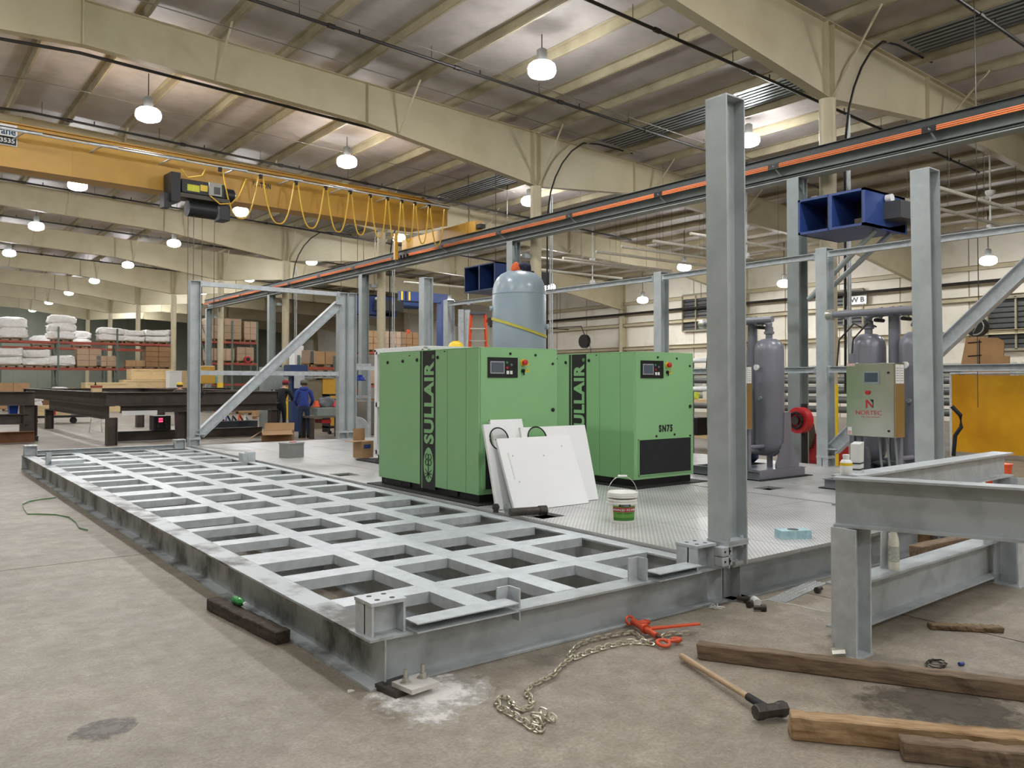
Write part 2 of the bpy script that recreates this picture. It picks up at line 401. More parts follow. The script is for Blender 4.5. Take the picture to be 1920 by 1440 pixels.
for k in range(0, len(edges), 2):
    y0, y1 = edges[k], edges[k + 1]
    if k == 0: MB().ibeam((.1, .09, ZT - .0015), (2.94, .09, ZT - .0015), .276, .18, .014, .01).build('end_beam', galv_d, sA)
    elif k == len(edges) - 2: MB().ibeam((fan(.0, YB), YB - .09, ZT), (fan(2.98, YB), YB - .09, ZT), .28, .18, .014, .01).build('end_beam', galv, sA)
    else:
        yc = (y0 + y1) / 2; deep = (y1 - y0) > .3
        for i in range(4):
            xa = XS[i][1] + .001; xb = XS[i + 1][0] - .001
            if deep: MB().boxbeam((fan(xa, yc), yc, ZT), (fan(xb, yc), yc, ZT), y1 - y0, .075, .27, .16).build('cross_beam', galv, sA)
            else: MB().boxbeam((fan(xa, yc), yc, ZT), (fan(xb, yc), yc, ZT), y1 - y0, .075, .075).build('cross_member', galv, sA)
# far raised end channel, front edge channels
MB().chan((.25, YB - .06, ZT + .08), (3.0, YB - .06, ZT + .08), .08, .08, .008, flip=-1).build('edge_channel', galv, sA)
for xa, xb in ((.27, 1.0), (2.26, 2.72)):
    MB().chan((xa, .10, ZT + .056), (xb, .10, ZT + .056), .056, .15, .007, flip=-1).build('edge_channel', galv, sA)
def stub(parent, x, y, z=ZT, h=.19, w=.215, d=.2, world=True):
    """short H post with a drilled cap plate"""
    o = MB().box(x, x + .014, y, y + d, z, z + h - .02).box(x + w - .014, x + w, y, y + d, z, z + h - .02).box(x, x + w, y + d * .4, y + d * .4 + .012, z, z + h - .02).build('stub_post', galv, parent, world)
    MB().box(x - .005, x + w + .005, y - .005, y + d + .005, z + h - .02, z + h).build('cap_plate', galv, o, True)
    for a in (.28, .72):
        for b_ in (.25, .75):
            MB().cyl((x + w * a, y + d * b_, z + h - .004), (x + w * a, y + d * b_, z + h + .0015), .016, seg=14).build('bolt_hole', black, o, True)
    return o
stub(sA, .03, .04)
stub(sA, fan(.03, YB), YB - .24); stub(sA, 2.72, -.0); stub(sA, fan(2.75, YB), YB - .24)
def clip(parent, x, y, s=1, z=ZT + .0, h=.16, ln=.12):
    MB().box(x, x + .012, y, y + ln, z, z + h).box(x, x - .09 * s, y + ln - .012, y + ln, z, z + h).build('clip_angle', galv, parent, True)
clip(sA, 1.05, .02, 1, .2, .2); clip(sA, 2.2, .02, 1, .26, .18, .1); clip(sA, .13, 12.0, -1, ZT, .2)
MB().box(.2, .7, 12.0, 12.35, ZT, ZT + .06).build('loose_plate', galv, sA)
c1 = MB().box(2.93, 3.02, 10.35, 10.55, ZT, ZT + .16).box(3.04, 3.18, 10.4, 10.56, ZT, ZT + .17).build('splice_bracket', galv, sA)
# anchor foot plate under the corner
t = thing('anchor_plate', 'small steel anchor plate with two zinc bolts at the skid corner', 'plate', (.15, -.07, 0), .13)
MB().box(-.1, .1, -.09, .1, 0, .035).build('shim_plate', iron, t); MB().box(-.06, .13, -.18, .0, .035, .06).build('top_plate', mat('dusty_plate', 'c9c5be', .7), t)
for x in (-.02, .1):
    o = MB().cyl((x, -.07, .06), (x, -.07, .135), .011).build('anchor_bolt', silver, t)
    MB().cyl((x, -.07, .06), (x, -.07, .066), .03, seg=16).build('washer', silver, o); MB().cyl((x, -.07, .066), (x, -.07, .088), .02, seg=6).build('nut', silver, o)
for x, y in ((-.06, .05), (.05, .05)): MB().cyl((x, y, .034), (x, y, .0365), .017).build('bolt_hole', black, t)
# drilling dust round the anchor
def blob(name, cx, cy, r, m, n=26, h=.004, el=1.6, rz=0., seed=1):
    rr = random.Random(seed); pts = []
    for k in range(n):
        a = 2 * PI * k / n; q = r * (.65 + .55 * rr.random())
        x, y = q * math.cos(a) * el, q * math.sin(a); pts.append((cx + x * math.cos(rz) - y * math.sin(rz), cy + x * math.sin(rz) + y * math.cos(rz)))
    mb = MB().add([(cx, cy, h)] + [(x, y, .0008) for x, y in pts], [(0, i + 1, (i + 1) % n + 1) for i in range(n)])
    return mb.build(name, m)
def patchy(name, col, rough, sc, lo, hi, rad):
    m = bpy.data.materials.new(name); m.use_nodes = True; nt = m.node_tree; n = nt.nodes; L = nt.links; b = n['Principled BSDF']
    b.inputs['Base Color'].default_value = (*lin(col), 1); b.inputs['Roughness'].default_value = rough
    tc = n.new('ShaderNodeTexCoord'); t = n.new('ShaderNodeTexNoise'); t.inputs['Scale'].default_value = sc; t.inputs['Detail'].default_value = 7; t.inputs['Roughness'].default_value = .7; L.new(tc.outputs['Object'], t.inputs['Vector'])
    ln = n.new('ShaderNodeVectorMath'); ln.operation = 'LENGTH'; L.new(tc.outputs['Object'], ln.inputs[0])
    d = n.new('ShaderNodeMath'); d.operation = 'MULTIPLY'; d.inputs[1].default_value = .45 / rad; L.new(ln.outputs['Value'], d.inputs[0])
    s_ = n.new('ShaderNodeMath'); s_.operation = 'SUBTRACT'; L.new(t.outputs[0], s_.inputs[0]); L.new(d.outputs[0], s_.inputs[1])
    r = n.new('ShaderNodeMapRange'); r.inputs[1].default_value = lo; r.inputs[2].default_value = hi; L.new(s_.outputs[0], r.inputs[0]); L.new(r.outputs[0], b.inputs['Alpha'])
    return m
def film_patch(name, cx, cy, rad, el, rz, m):
    n = 32; o = MB().add([(0, 0, .0025)] + [(rad * el * math.cos(2 * PI * k / n), rad * math.sin(2 * PI * k / n), .0012) for k in range(n)], [(0, i + 1, (i + 1) % n + 1) for i in range(n)]).build(name, m)
    o.location = (cx, cy, 0); o.rotation_euler = (0, 0, rz); return o
tag(film_patch('dust_patch', .25, -.22, .3, 1.35, .1, patchy('drill_dust', 'dcd9d3', .9, 9, .1, .38, .42)), 'pale drilling dust spread beside the anchor plate', 'dust', kind='stuff')
tag(film_patch('dust_patch', .1, -.5, .16, 1.5, .3, patchy('drill_dust_thin', 'cfcbc4', .9, 14, .22, .45, .24)), 'thin streak of pale dust on bare floor below the anchor plate', 'dust', kind='stuff')

# tread plate
def tread():
    m = bpy.data.materials.new('tread_plate'); m.use_nodes = True; nt = m.node_tree; n = nt.nodes; L = nt.links; b = n['Principled BSDF']
    g = n.new('ShaderNodeNewGeometry'); mp = n.new('ShaderNodeMapping'); mp.inputs['Scale'].default_value = (29, 29, 1); mp.inputs['Rotation'].default_value = (0, 0, .785); L.new(g.outputs['Position'], mp.inputs[0])
    sx = n.new('ShaderNodeSeparateXYZ'); L.new(mp.outputs[0], sx.inputs[0])
    def mth(op, a, b_=None):
        x = n.new('ShaderNodeMath'); x.operation = op
        for i, q in enumerate((a, b_)):
            if q is None: continue
            if isinstance(q, (int, float)): x.inputs[i].default_value = q
            else: L.new(q, x.inputs[i])
        return x.outputs[0]
    X, Y = sx.outputs[0], sx.outputs[1]
    par = mth('MODULO', mth('ABSOLUTE', mth('ADD', mth('FLOOR', X), mth('FLOOR', Y))), 2)
    fx = mth('SUBTRACT', mth('FRACT', X), .5); fy = mth('SUBTRACT', mth('FRACT', Y), .5)
    ip = mth('SUBTRACT', 1, par)
    A = mth('ADD', mth('MULTIPLY', fx, par), mth('MULTIPLY', fy, ip)); B_ = mth('ADD', mth('MULTIPLY', fy, par), mth('MULTIPLY', fx, ip))
    d = mth('ADD', mth('POWER', mth('MULTIPLY', A, 2.1), 2), mth('POWER', mth('MULTIPLY', B_, 5.2), 2))
    nz = n.new('ShaderNodeSeparateXYZ'); L.new(g.outputs['True Normal'], nz.inputs[0])
    h = mth('MULTIPLY', mth('MAXIMUM', mth('SUBTRACT', 1, d), 0), mth('GREATER_THAN', nz.outputs[2], .5))
    no = n.new('ShaderNodeTexNoise'); no.inputs['Scale'].default_value = 1.6; no.inputs['Detail'].default_value = 5; L.new(g.outputs['Position'], no.inputs['Vector'])
    wr_ = n.new('ShaderNodeMapRange'); wr_.inputs[1].default_value = .35; wr_.inputs[2].default_value = .75; wr_.inputs[3].default_value = 1; wr_.inputs[4].default_value = .72; L.new(no.outputs[0], wr_.inputs[0])
    st = n.new('ShaderNodeMapRange'); st.inputs[1].default_value = 0.; st.inputs[2].default_value = .4; L.new(h, st.inputs[0])
    mx = n.new('ShaderNodeMix'); mx.data_type = 'RGBA'; L.new(st.outputs[0], mx.inputs[0]); mx.inputs[6].default_value = (*lin('bcbbb9'), 1); mx.inputs[7].default_value = (*lin('fbfbfa'), 1)
    m2 = n.new('ShaderNodeMix'); m2.data_type = 'RGBA'; m2.blend_type = 'MULTIPLY'; m2.inputs[0].default_value = 1; L.new(mx.outputs[2], m2.inputs[6]); L.new(wr_.outputs[0], m2.inputs[7])
    L.new(m2.outputs[2], b.inputs['Base Color']); b.inputs['Metallic'].default_value = .3; b.inputs['Roughness'].default_value = .34
    bp = n.new('ShaderNodeBump'); bp.inputs['Strength'].default_value = .7; bp.inputs['Distance'].default_value = .004; L.new(h, bp.inputs['Height']); L.new(bp.outputs[0], b.inputs['Normal'])
    return m
tp = tread()
def skid(label, x0, x1, joints, holes, yj, mt):
    t = thing('equipment_skid', label, 'steel skid', (x0, 0, 0))
    for x in (x0 + .1, (2 * x0 + x1) / 3, (x0 + 2 * x1) / 3, x1 - .1):
        MB().ibeam((x, .17 if x not in (x0 + .1, x1 - .1) else -.03, ZT), (fan(x, YB), YB, ZT), .28, .2, .014, .01).build('side_beam' if x in (x0 + .1, x1 - .1) else 'stringer', galv_d, t, True)
    for y in (.06, 3.65, 7.3, 10.9, YB - .06):
        MB().ibeam((fan(x0, y), y, ZT), (fan(x1, y), y, ZT), .28, .2, .014, .01).build('end_beam' if y in (.06, YB - .06) else 'cross_beam', galv_d, t, True)
    js = [x0] + joints + [x1]; yy = [-.06] + yj + [YB + .05]
    for i in range(len(js) - 1):
        for j in range(len(yy) - 1):
            rects = [(js[i] + .004, js[i + 1] - .004, yy[j] + .004, yy[j + 1] - .004)]
            for (hx0, hx1, hy0, hy1) in holes:
                out = []
                for (a, b_, c, d) in rects:
                    if hx0 >= b_ or hx1 <= a or hy0 >= d or hy1 <= c: out.append((a, b_, c, d)); continue
                    u0, u1, w0, w1 = max(a, hx0), min(b_, hx1), max(c, hy0), min(d, hy1)
                    if u0 > a: out.append((a, u0, c, d))
                    if u1 < b_: out.append((u1, b_, c, d))
                    if w0 > c: out.append((u0, u1, c, w0))
                    if w1 < d: out.append((u0, u1, w1, d))
                rects = out
            mb = MB()
            for (a, b_, c, d) in rects:
                vs = [(fan(x, y), y, z) for z in (ZT + .001, ZD) for x, y in ((a, c), (b_, c), (b_, d), (a, d))]
                mb.add(vs, [(3, 2, 1, 0), (4, 5, 6, 7), (0, 1, 5, 4), (1, 2, 6, 5), (2, 3, 7, 6), (3, 0, 4, 7)])
            mb.build('deck_plate', mt, t, True)
    return t
sB = skid('galvanised skid decked with tread plate, carrying the two green cabinets', 3.10, 6.50, [3.98, 5.2], [(3.15, 3.5, 2.4, 2.72), (3.18, 3.5, 7.1, 7.5), (5.9, 6.3, 5.0, 5.0)], [1.5, 4.4, 7.35, 10.3], tp)
sC = skid('tread-plated galvanised skid under the grey twin-tower dryers', 6.53, 10.35, [7.8, 9.1], [(6.9, 7.25, 2.35, 2.62)], [2.95, 5.9, 8.8, 11.7], tp)

# columns on the skids
def steel_column(label, x, y, d=.23, b=.2, z0=.28, z1=3.92, lean=(0, 0), group=None):
    t = thing('steel_column', label, 'column', (x, y, z0))
    h = z1 - z0
    def M(zz): return (lean[0] * zz / h, lean[1] * zz / h)
    # base stub with stiffened plates, then shaft, then cap
    mb = MB(); x_, y_ = 0, 0
    MB().box(-d / 2, -d / 2 + .013, -b / 2, b / 2, 0, .16).box(d / 2 - .013, d / 2, -b / 2, b / 2, 0, .16).box(-d / 2, d / 2, -.006, .006, 0, .16).build('base_stub', galv, t)
    MB().box(-d / 2 - .005, d / 2 + .005, -b / 2 - .005, b / 2 + .005, .16, .18).box(-d / 2 - .005, d / 2 + .005, -b / 2 - .005, b / 2 + .005, .182, .202).build('splice_plate', galv, t)
    for a in (-.7, .7):
        for c in (-.7, .7): MB().cyl((a * d / 2, c * b / 2, .14), (a * d / 2, c * b / 2, .225), .013, seg=6).build('bolt', galv, t)
    lx, ly = lean
    sec = [(-b / 2, -d / 2), (b / 2, -d / 2), (b / 2, -d / 2 + .013), (.005, -d / 2 + .013), (.005, d / 2 - .013), (b / 2, d / 2 - .013), (b / 2, d / 2), (-b / 2, d / 2), (-b / 2, d / 2 - .013), (-.005, d / 2 - .013), (-.005, -d / 2 + .013), (-b / 2, -d / 2 + .013)]
    MB().sweep(sec, (0, 0, .202), (lx, ly, h - .012), up=(1, 0, 0)).build('shaft', galv_c, t)
    MB().box(lx - d / 2, lx + d / 2, ly - b / 2, ly + b / 2, h - .012, h).build('cap_plate', galv, t)
    return t
galv_c = mat('galvanised_column', 'bac1c2', .45, .2, .3, 3, .04, 40, col2='9fa7a7', lo=.4, hi=.8)
steel_column('tall galvanised column at the front corner of the decked skid, nearest the camera', 3.11, .02, lean=(-.01, .0))
steel_column('galvanised column in front of the grey dryers at the right', 6.60, .14, lean=(-.06, .0))
steel_column('far left galvanised column at the foot of the diagonal brace', 3.32, 14.55)
steel_column('far galvanised column at the head of the diagonal brace', 6.97, 14.8)
steel_column('far galvanised column paired with the braced one, nearer the white frame', 7.21, 14.8)
steel_column('galvanised column rising behind the left green cabinet', 7.08, 11.0)
steel_column('galvanised column behind the right green cabinet', 10.40, 7.35)
steel_column('galvanised column between the two dryers, with a brace at its foot', 10.32, 3.65)
steel_column('far galvanised column behind the orange ladder', 10.1, 14.75)
steel_column('galvanised column at the front of the skid edge, carrying the brace head', 10.3, .1)
for k, (u, v) in enumerate(((861, 566), (873, 566))):
    q = P(u, 560, y=14.9 + .0 * k)
    tag(MB().chan((q.x, 14.9, .32), (q.x, 14.9, 3.7), .1, .12, .01, up=(0, 1, 0), mode='mid').build('wall_post', galv), ('slim galvanised post left of the orange ladder', 'slim galvanised post just beside the orange ladder')[k], 'post')
def brace(label, p0, p1, h=.2, b=.15, up=(0, 0, 1)):
    t = thing('diagonal_brace', label, 'brace', p0)
    MB().ibeam(p0, p1, h, b, .012, .008, up=up, mode='mid').build('beam', galv, t, True)
    for p in (p0, p1): MB().cbox(p, (.2, .2, .02)).build('end_plate', galv, t, True)
brace('galvanised diagonal brace between the two far columns, above the workers', (3.45, 14.55, .55), (6.84, 14.75, 3.62))
brace('galvanised diagonal brace rising to the right behind the dryers', (10.3, 3.5, .6), (10.3, .22, 3.62))
def rail(label, p0, p1, h=.1, b=.08, flip=1):
    t = thing('girt_rail', label, 'rail', p0)
    MB().chan(p0, p1, h, b, .008, mode='mid', flip=flip).build('channel', galv, t, True)
    for p in (p0, p1): MB().cbox(p, (.02 if abs(p0[0] - p1[0]) < .5 else .05, .05, .13)).build('end_clip', galv, t, True)
rail('upper galvanised rail joining the columns behind the dryers', (10.2, .25, 3.79), (10.2, 3.5, 3.79))
rail('upper galvanised rail from the dryers to the right cabinet', (10.25, 3.8, 3.79), (10.3, 7.2, 3.79))
rail('upper galvanised rail running behind the pale tank', (10.3, 7.5, 3.79), (10.05, 14.6, 3.79))
rail('waist-high galvanised rail in front of the amber curtain', (10.2, .25, 1.9), (10.2, 3.5, 1.9))
rail('waist-high galvanised rail between dryer and right cabinet', (10.25, 3.8, 1.9), (10.3, 7.2, 1.9))
rail('top galvanised rail across the far end, above the workers', (3.45, 14.55, 3.87), (6.84, 14.75, 3.87))
rail('waist-high galvanised rail across the far end, above the workers', (3.45, 14.55, 1.9), (6.84, 14.75, 1.9))
rail('waist-high galvanised rail right of the paired far columns', (7.35, 14.8, 2.05), (10.0, 14.8, 2.05))
# hold-down clamps at the front joint, twine
t = thing('splice_clamp', 'pair of drilled galvanised clamp blocks tying the skids at the column foot', 'clamp', (2.98, -.03, .3))
for z in (.0, .075):
    o = MB().box(-.06, .06, -.05, .03, z, z + .07).build('clamp_block', galv, t, bevel=.008)
    for x in (-.03, .03): MB().cyl((x, -.052, z + .035), (x, -.049, z + .035), .009).build('bolt_hole', black, o)
# ================================================================ compressors
green_l = green
pan = mat('panel_black', '1a1b1c', .4, 0, .05); screen = mat('screen_grey', '59616b', .2, 0, .05); bezel = mat('bezel_grey', 'a8adb0', .3, .3, .05)
sil_grn = mat('lettering_green', '8cbd85', .4, 0, 0)
grille = mat('grille_foam', '232426', .9, 0, .2, 60, .6, 120)
def compressor(label, x, y, model):
    t = thing('air_compressor', label, 'compressor', (x, y, ZD))
    W, Lg, H, zb = 1.17, 2.37, 1.79, .1
    MB().box(-.12, W + .16, -.14, Lg + .12, 0, .012).build('rubber_mat', black_rub, t)
    b = MB().box(.03, W - .03, .03, Lg - .03, .012, zb + .03).build('base', black, t)
    for y0 in (.45, 1.55): MB().box(.012, .03, y0, y0 + .25, .03, .1).build('fork_pocket', black_rub, b)
    MB().box(.015, W - .015, .015, Lg - .015, zb, H - .03).build('body', black, t)
    # side panels (-X face), separated by seams, front panel (-Y face)
    def sp(y0, y1, nm='side_panel'): return MB().box(0, .02, y0 + .0035, y1 - .0035, zb, H - .014).build(nm, green, t, bevel=.004)
    sp(0, .26); sp(.26, .66); p3 = sp(.66, .93); p4 = sp(1.29, 2.37)
    st = MB().box(.002, .02, .93, 1.29, zb - .04, H - .012).build('logo_stripe', pan, t)
    MB().box(.0, .01, 1.235, 1.25, zb - .04, H - .012).build('pinstripe', sil_grn, st)
    f = MB().box(.022, W, 0, .02, zb, H - .012).build('front_panel', green, t, bevel=.004)
    MB().box(-.0, W, .0, Lg, H - .012, H).build('top_panel', green, t, bevel=.004)
    MB().box(W - .02, W, .022, Lg, zb, H - .012).build('side_panel', green, t); MB().box(.02, W - .02, Lg - .02, Lg, zb, H - .012).build('rear_panel', green, t)
    # lettering climbs the stripe
    M = Matrix.Translation((.001, 0, 0)) @ Matrix(((0, 0, -1, 0), (0, 1, 0, .965), (1, 0, 0, .62), (0, 0, 0, 1)))
    # x of text -> +Z, y of text -> +Y (towards the far side), thickness -> -X
    text('SULLAIR', .25, sil_grn, st, M, 'lettering', .002, .011, 1, 'LEFT', 1.1, (1.02, .225))
    text('®', .07, sil_grn, st, Matrix.Translation((.001, 0, 0)) @ Matrix(((0, 0, -1, 0), (0, 1, 0, .96), (1, 0, 0, 1.70), (0, 0, 0, 1))), 'registered_mark', .002)
    # emblem: oval ring with rotor symbol
    em = MB(); n = 28
    em.add([(.0, 1.085 + .115 * math.cos(2 * PI * k / n), .36 + .215 * math.sin(2 * PI * k / n)) for k in range(n)], [tuple(range(n))])
    e = em.build('emblem', sil_grn, st); mb = MB()
    for dy, dz in ((-.035, .1), (.035, .1), (-.035, .03), (.035, .03)):
        mb.tube([(-.002, 1.085 + dy + .034 * math.cos(a * PI / 6), .36 + dz + .036 * math.sin(a * PI / 6)) for a in range(12)], .006, 4, True)
    for a, b_ in (((-.07, -.16), (.07, -.06)), ((.07, -.16), (-.07, -.06)), ((0, -.17), (0, -.0)), ((-.08, -.11), (.08, -.11))):
        mb.tube([(-.002, 1.085 + a[0], .36 + a[1]), (-.002, 1.085 + b_[0], .36 + b_[1])], .006, 4)
    mb.build('emblem_symbol', ink, e)
    for yy, zz in ((.87, H - .1), (1.36, H - .12), (1.72, H - .13), (2.12, H - .14)):
        o = MB().lathe([(.022, 0), (.022, .012), (.012, .02)], 12, TR(0, yy, zz, 0, 0, -PI / 2)).build('latch', black, t)
    for yy, zz in ((.72, H - .03), (1.55, H - .06)): MB().box(-.004, 0, yy - .012, yy + .012, zz - .01, zz + .005).build('panel_clip', black, t)
    # control panel
    cp = MB().box(.12, .555, -.012, 0, H - .35, H - .115).build('control_panel', pan, t, bevel=.004)
    s = MB().box(.15, .355, -.018, -.012, H - .305, H - .16).build('display_bezel', bezel, cp); MB().box(.165, .34, -.02, -.018, H - .29, H - .175).build('display', screen, s)
    for px, pz, cm in ((.39, .175, mat('btn_green', '3f8a5f', .4)), (.395, .235, red), (.455, .2, mat('btn_grey', '6f7478', .4))): MB().cyl((px, -.012, H - pz), (px, -.02, H - pz), .015).build('button', cm, cp)
    for px in (.385, .435): MB().box(px, px + .035, -.018, -.012, H - .31, H - .27).build('key', whitep, cp)
    es = MB().cyl((.64, 0, H - .17), (.64, -.01, H - .17), .042, seg=18).build('emergency_stop', yel_pl, t, smooth=True); MB().lathe([(.02, 0), (.02, .02), (.034, .025), (.034, .045), (.02, .055)], 16, TR(.64, -.01, H - .17, 0, PI / 2)).build('stop_button', red, es, smooth=True)
    ks = MB().cyl((.635, 0, H - .27), (.635, -.02, H - .27), .024).build('key_switch', black, t); MB().box(.628, .642, -.03, -.02, H - .32, H - .27).build('key', black, ks)
    for zz in (.185, .265):
        w_ = MB().prism([(.675, H - zz - .02), (.735, H - zz - .02), (.705, H - zz + .032)], 0, .003, TR(0, 0, 0, 0, PI / 2)).build('warning_label', yel_pl, t)
        MB().box(.702, .708, -.0045, -.003, H - zz - .008, H - zz + .016).build('warning_symbol', ink, w_)
    for px, pz in ((.45, .07), (.83, .08), (1.1, .18), (1.1, 1.15), (.42, 1.13), (.78, 1.12)): MB().cyl((px, 0, H - pz), (px, -.008, H - pz), .016).build('quarter_turn_lock', black, t)
    o = MB().lathe([(.024, 0), (.024, .012), (.01, .02)], 12, TR(1.1, 0, H - .74, 0, PI / 2)).build('latch', black, t)
    gr = MB().box(.08, W - .06, -.008, 0, zb + .06, .62).build('air_grille', grille, t)
    mb = MB()
    for a in ((.07, .085), (W - .065, W - .05)): mb.box(a[0], a[1], -.012, 0, zb + .05, .63)
    mb.box(.07, W - .05, -.012, 0, zb + .05, zb + .06).box(.07, W - .05, -.012, 0, .62, .63).build('grille_frame', green, gr)
    if model: text(model, .1, ink, t, TR(.47, -.002, .71, 0, PI / 2), 'model_lettering', .001, .005, 1.0, 'LEFT', 1.3, (.27, .1))
    return t
k1 = compressor('green compressor cabinet nearer the camera, white panels leaning on its front', 3.27, 3.62, None)
k2 = compressor('green compressor cabinet further right, marked SN75 above its black grille', 5.72, 3.56, 'SN75')

# white sheet panels leaning on the first cabinet
def sheet(name, label, w, h, th, holes, base, topz_dir, rz, tilt, cuts=()):
    """panel: local X along width, Z up before tilt"""
    bm = bmesh.new(); N = 40
    outer = [bm.verts.new((x, 0, z)) for x, z in ((0, 0), (w, 0), (w, h), (0, h))]
    es = [bm.edges.new((outer[i], outer[(i + 1) % 4])) for i in range(4)]
    for cx, cz, r in holes:
        vs = [bm.verts.new((cx + r * math.cos(2 * PI * k / 28), 0, cz + r * math.sin(2 * PI * k / 28))) for k in range(28)]
        es += [bm.edges.new((vs[i], vs[(i + 1) % 28])) for i in range(28)]
    bmesh.ops.triangle_fill(bm, use_beauty=True, use_dissolve=False, edges=es)
    g = bmesh.ops.extrude_face_region(bm, geom=bm.faces[:]); bmesh.ops.translate(bm, vec=(0, -th, 0), verts=[v for v in g['geom'] if isinstance(v, bmesh.types.BMVert)])
    bmesh.ops.recalc_face_normals(bm, faces=bm.faces)
    me = bpy.data.meshes.new(name); bm.to_mesh(me); bm.free(); me.materials.append(white)
    t = thing(name, label, 'panel', base, rz)
    o = bpy.data.objects.new('sheet', me); COL.objects.link(o); o.parent = t; o.rotation_euler = (tilt, 0, 0)
    mb = MB().box(0, w, 0, .03, 0, .008).box(0, w, 0, .03, h - .008, h).box(0, .008, 0, .03, 0, h).box(w - .008, w, 0, .03, 0, h)
    e = mb.build('folded_edge', whitep, o)
    for cx, cz, r in holes:
        MB().tube([(cx + r * math.cos(2 * PI * k / 28), -th - .002, cz + r * math.sin(2 * PI * k / 28)) for k in range(28)], .008, 6, True).build('rubber_trim', black_rub, o)
    return t, o
tA, oA = sheet('sheet_panel', 'large white sheet panel with a half-hidden round cut-out, at the right of the leaning stack', .98, .9, .004, [(.22, .765, .135)], (3.62, 3.07, ZD + .004), 0, -.01, -.27)
tB, oB = sheet('sheet_panel', 'narrow white sheet panel with a round black-rimmed hole, at the left of the leaning stack', .43, .95, .004, [(.18, .78, .125)], (3.165, 3.13, ZD + .004), 0, -.02, -.28)
tC, oC = sheet('sheet_panel', 'frontmost white sheet panel of the leaning stack, without any hole', 1.07, .83, .004, [], (3.25, 2.92, ZD + .004), 0, .0, -.42)
tD, oD = sheet('sheet_panel', 'rearmost white sheet panel, only its top edge showing above the stack', .46, 1.0, .004, [], (3.37, 3.24, ZD + .004), 0, .0, -.31)
for x, z in ((.16, .62), (.6, .6), (.16, .32), (.9, .7)): MB().cyl((x, -.004, z), (x, -.008, z), .009).build('rivet', galv, oC)
MB().box(.1, .115, -.012, -.004, .35, .66).build('seam_strip', whitep, oC)

# bucket
t = thing('plastic_bucket', 'white plastic bucket of adhesive with wire handle on the tread plate', 'bucket', (3.72, 1.78, ZD), -.6)
MB().lathe([(.118, 0), (.122, .01), (.138, .235), (.136, .235)], 32).build('pail', mat('bucket_plastic', 'eeece4', .4, 0, .03), t, smooth=True)
for z in (.2, .23, .26): MB().lathe([(.137, z - .008), (.15, z - .008), (.15, z + .006), (.137, z + .006)], 32).build('rim_ring', MATS['bucket_plastic'], t, smooth=True)
MB().lathe([(.147, .266), (.152, .27), (.152, .3), (.145, .302), (.14, .292), (.02, .292)], 32).build('lid', MATS['bucket_plastic'], t, smooth=True)
MB().tube([(.15 * math.cos(a), -.0, .265 + .19 * math.sin(a)) for a in [PI * k / 16 for k in range(17)]], .0035, 6).build('wire_handle', silver, t)
MB().cyl((-.045, 0, .455), (.045, 0, .455), .011).build('handle_grip', whitep, t)
def wraplabel(z0, z1, a0, a1, m, nm, dr=.0015):
    mb = MB(); n = 16; vs = []
    for z in (z0, z1):
        r = .122 + .016 * (z - .01) / .225 + dr
        vs += [(r * math.cos(a0 + (a1 - a0) * k / n), r * math.sin(a0 + (a1 - a0) * k / n), z) for k in range(n + 1)]
    return mb.add(vs, [(k, k + 1, n + 2 + k, n + 1 + k) for k in range(n)]).build(nm, m, t)
ca = math.radians(-90)
lb = wraplabel(.03, .175, ca - .95, ca + .95, mat('label_green', '5f9a3c', .5), 'label'); wraplabel(.03, .06, ca - .95, ca + .95, mat('label_green_d', '3d7a2e', .5), 'label_base', .002)
wraplabel(.115, .16, ca - .95, ca + .95, mat('label_red', '9a2a2c', .5), 'label_band', .002); wraplabel(.165, .19, ca - .45, ca + .45, mat('label_black', '332a26', .5), 'label_top', .002)
def curved_text(s, size, z, m, step, dr=.003):
    n = len(s)
    for i, ch in enumerate(s):
        if ch == ' ': continue
        a = ca + (i - (n - 1) / 2) * step; r = .122 + .016 * (z - .01) / .225 + dr
        text(ch, size, m, t, Matrix.Translation((r * math.cos(a), r * math.sin(a), z)) @ Matrix.Rotation(a + PI / 2, 4, 'Z') @ Matrix.Rotation(PI / 2, 4, 'X'), 'letter', .0006)
curved_text('ADVANCED POLYMER', .03, .126, whitep, .115); curved_text('PANEL ADHESIVE', .02, .095, mat('ink_green', '1f4f22', .5), .085); curved_text('TITEBOND', .016, .172, whitep, .08)

# pipe pieces beside the panels
t = thing('pipe_offcut', 'black pipe length with coupling lying by the leaning panels', 'pipe', (3.3, 2.66, ZD + .05), .0)
MB().cyl((-.3, .02, 0), (.1, -.08, 0), .042, seg=18).build('pipe', iron, t, smooth=True); MB().cyl((.02, -.06, 0), (.1, -.08, 0), .05, seg=18).build('coupling', iron, t, smooth=True)
for i, (x, y, h, lab) in enumerate(((3.07, 3.02, .09, 'short black pipe nipple standing at the cabinet corner'), (3.13, 2.9, .1, 'grey pipe cap standing beside the leaning panels'))):
    t = thing('pipe_fitting', lab, 'fitting', (x, y, ZD)); MB().lathe([(.03, 0), (.03, h), (.02, h), (.02, .01)], 14).build('body', iron if i == 0 else grey_steel, t, smooth=True); MB().lathe([(.036, h * .4), (.04, h * .5), (.04, h * .75), (.036, h * .85)], 14).build('collar', iron if i == 0 else grey_steel, t, smooth=True)
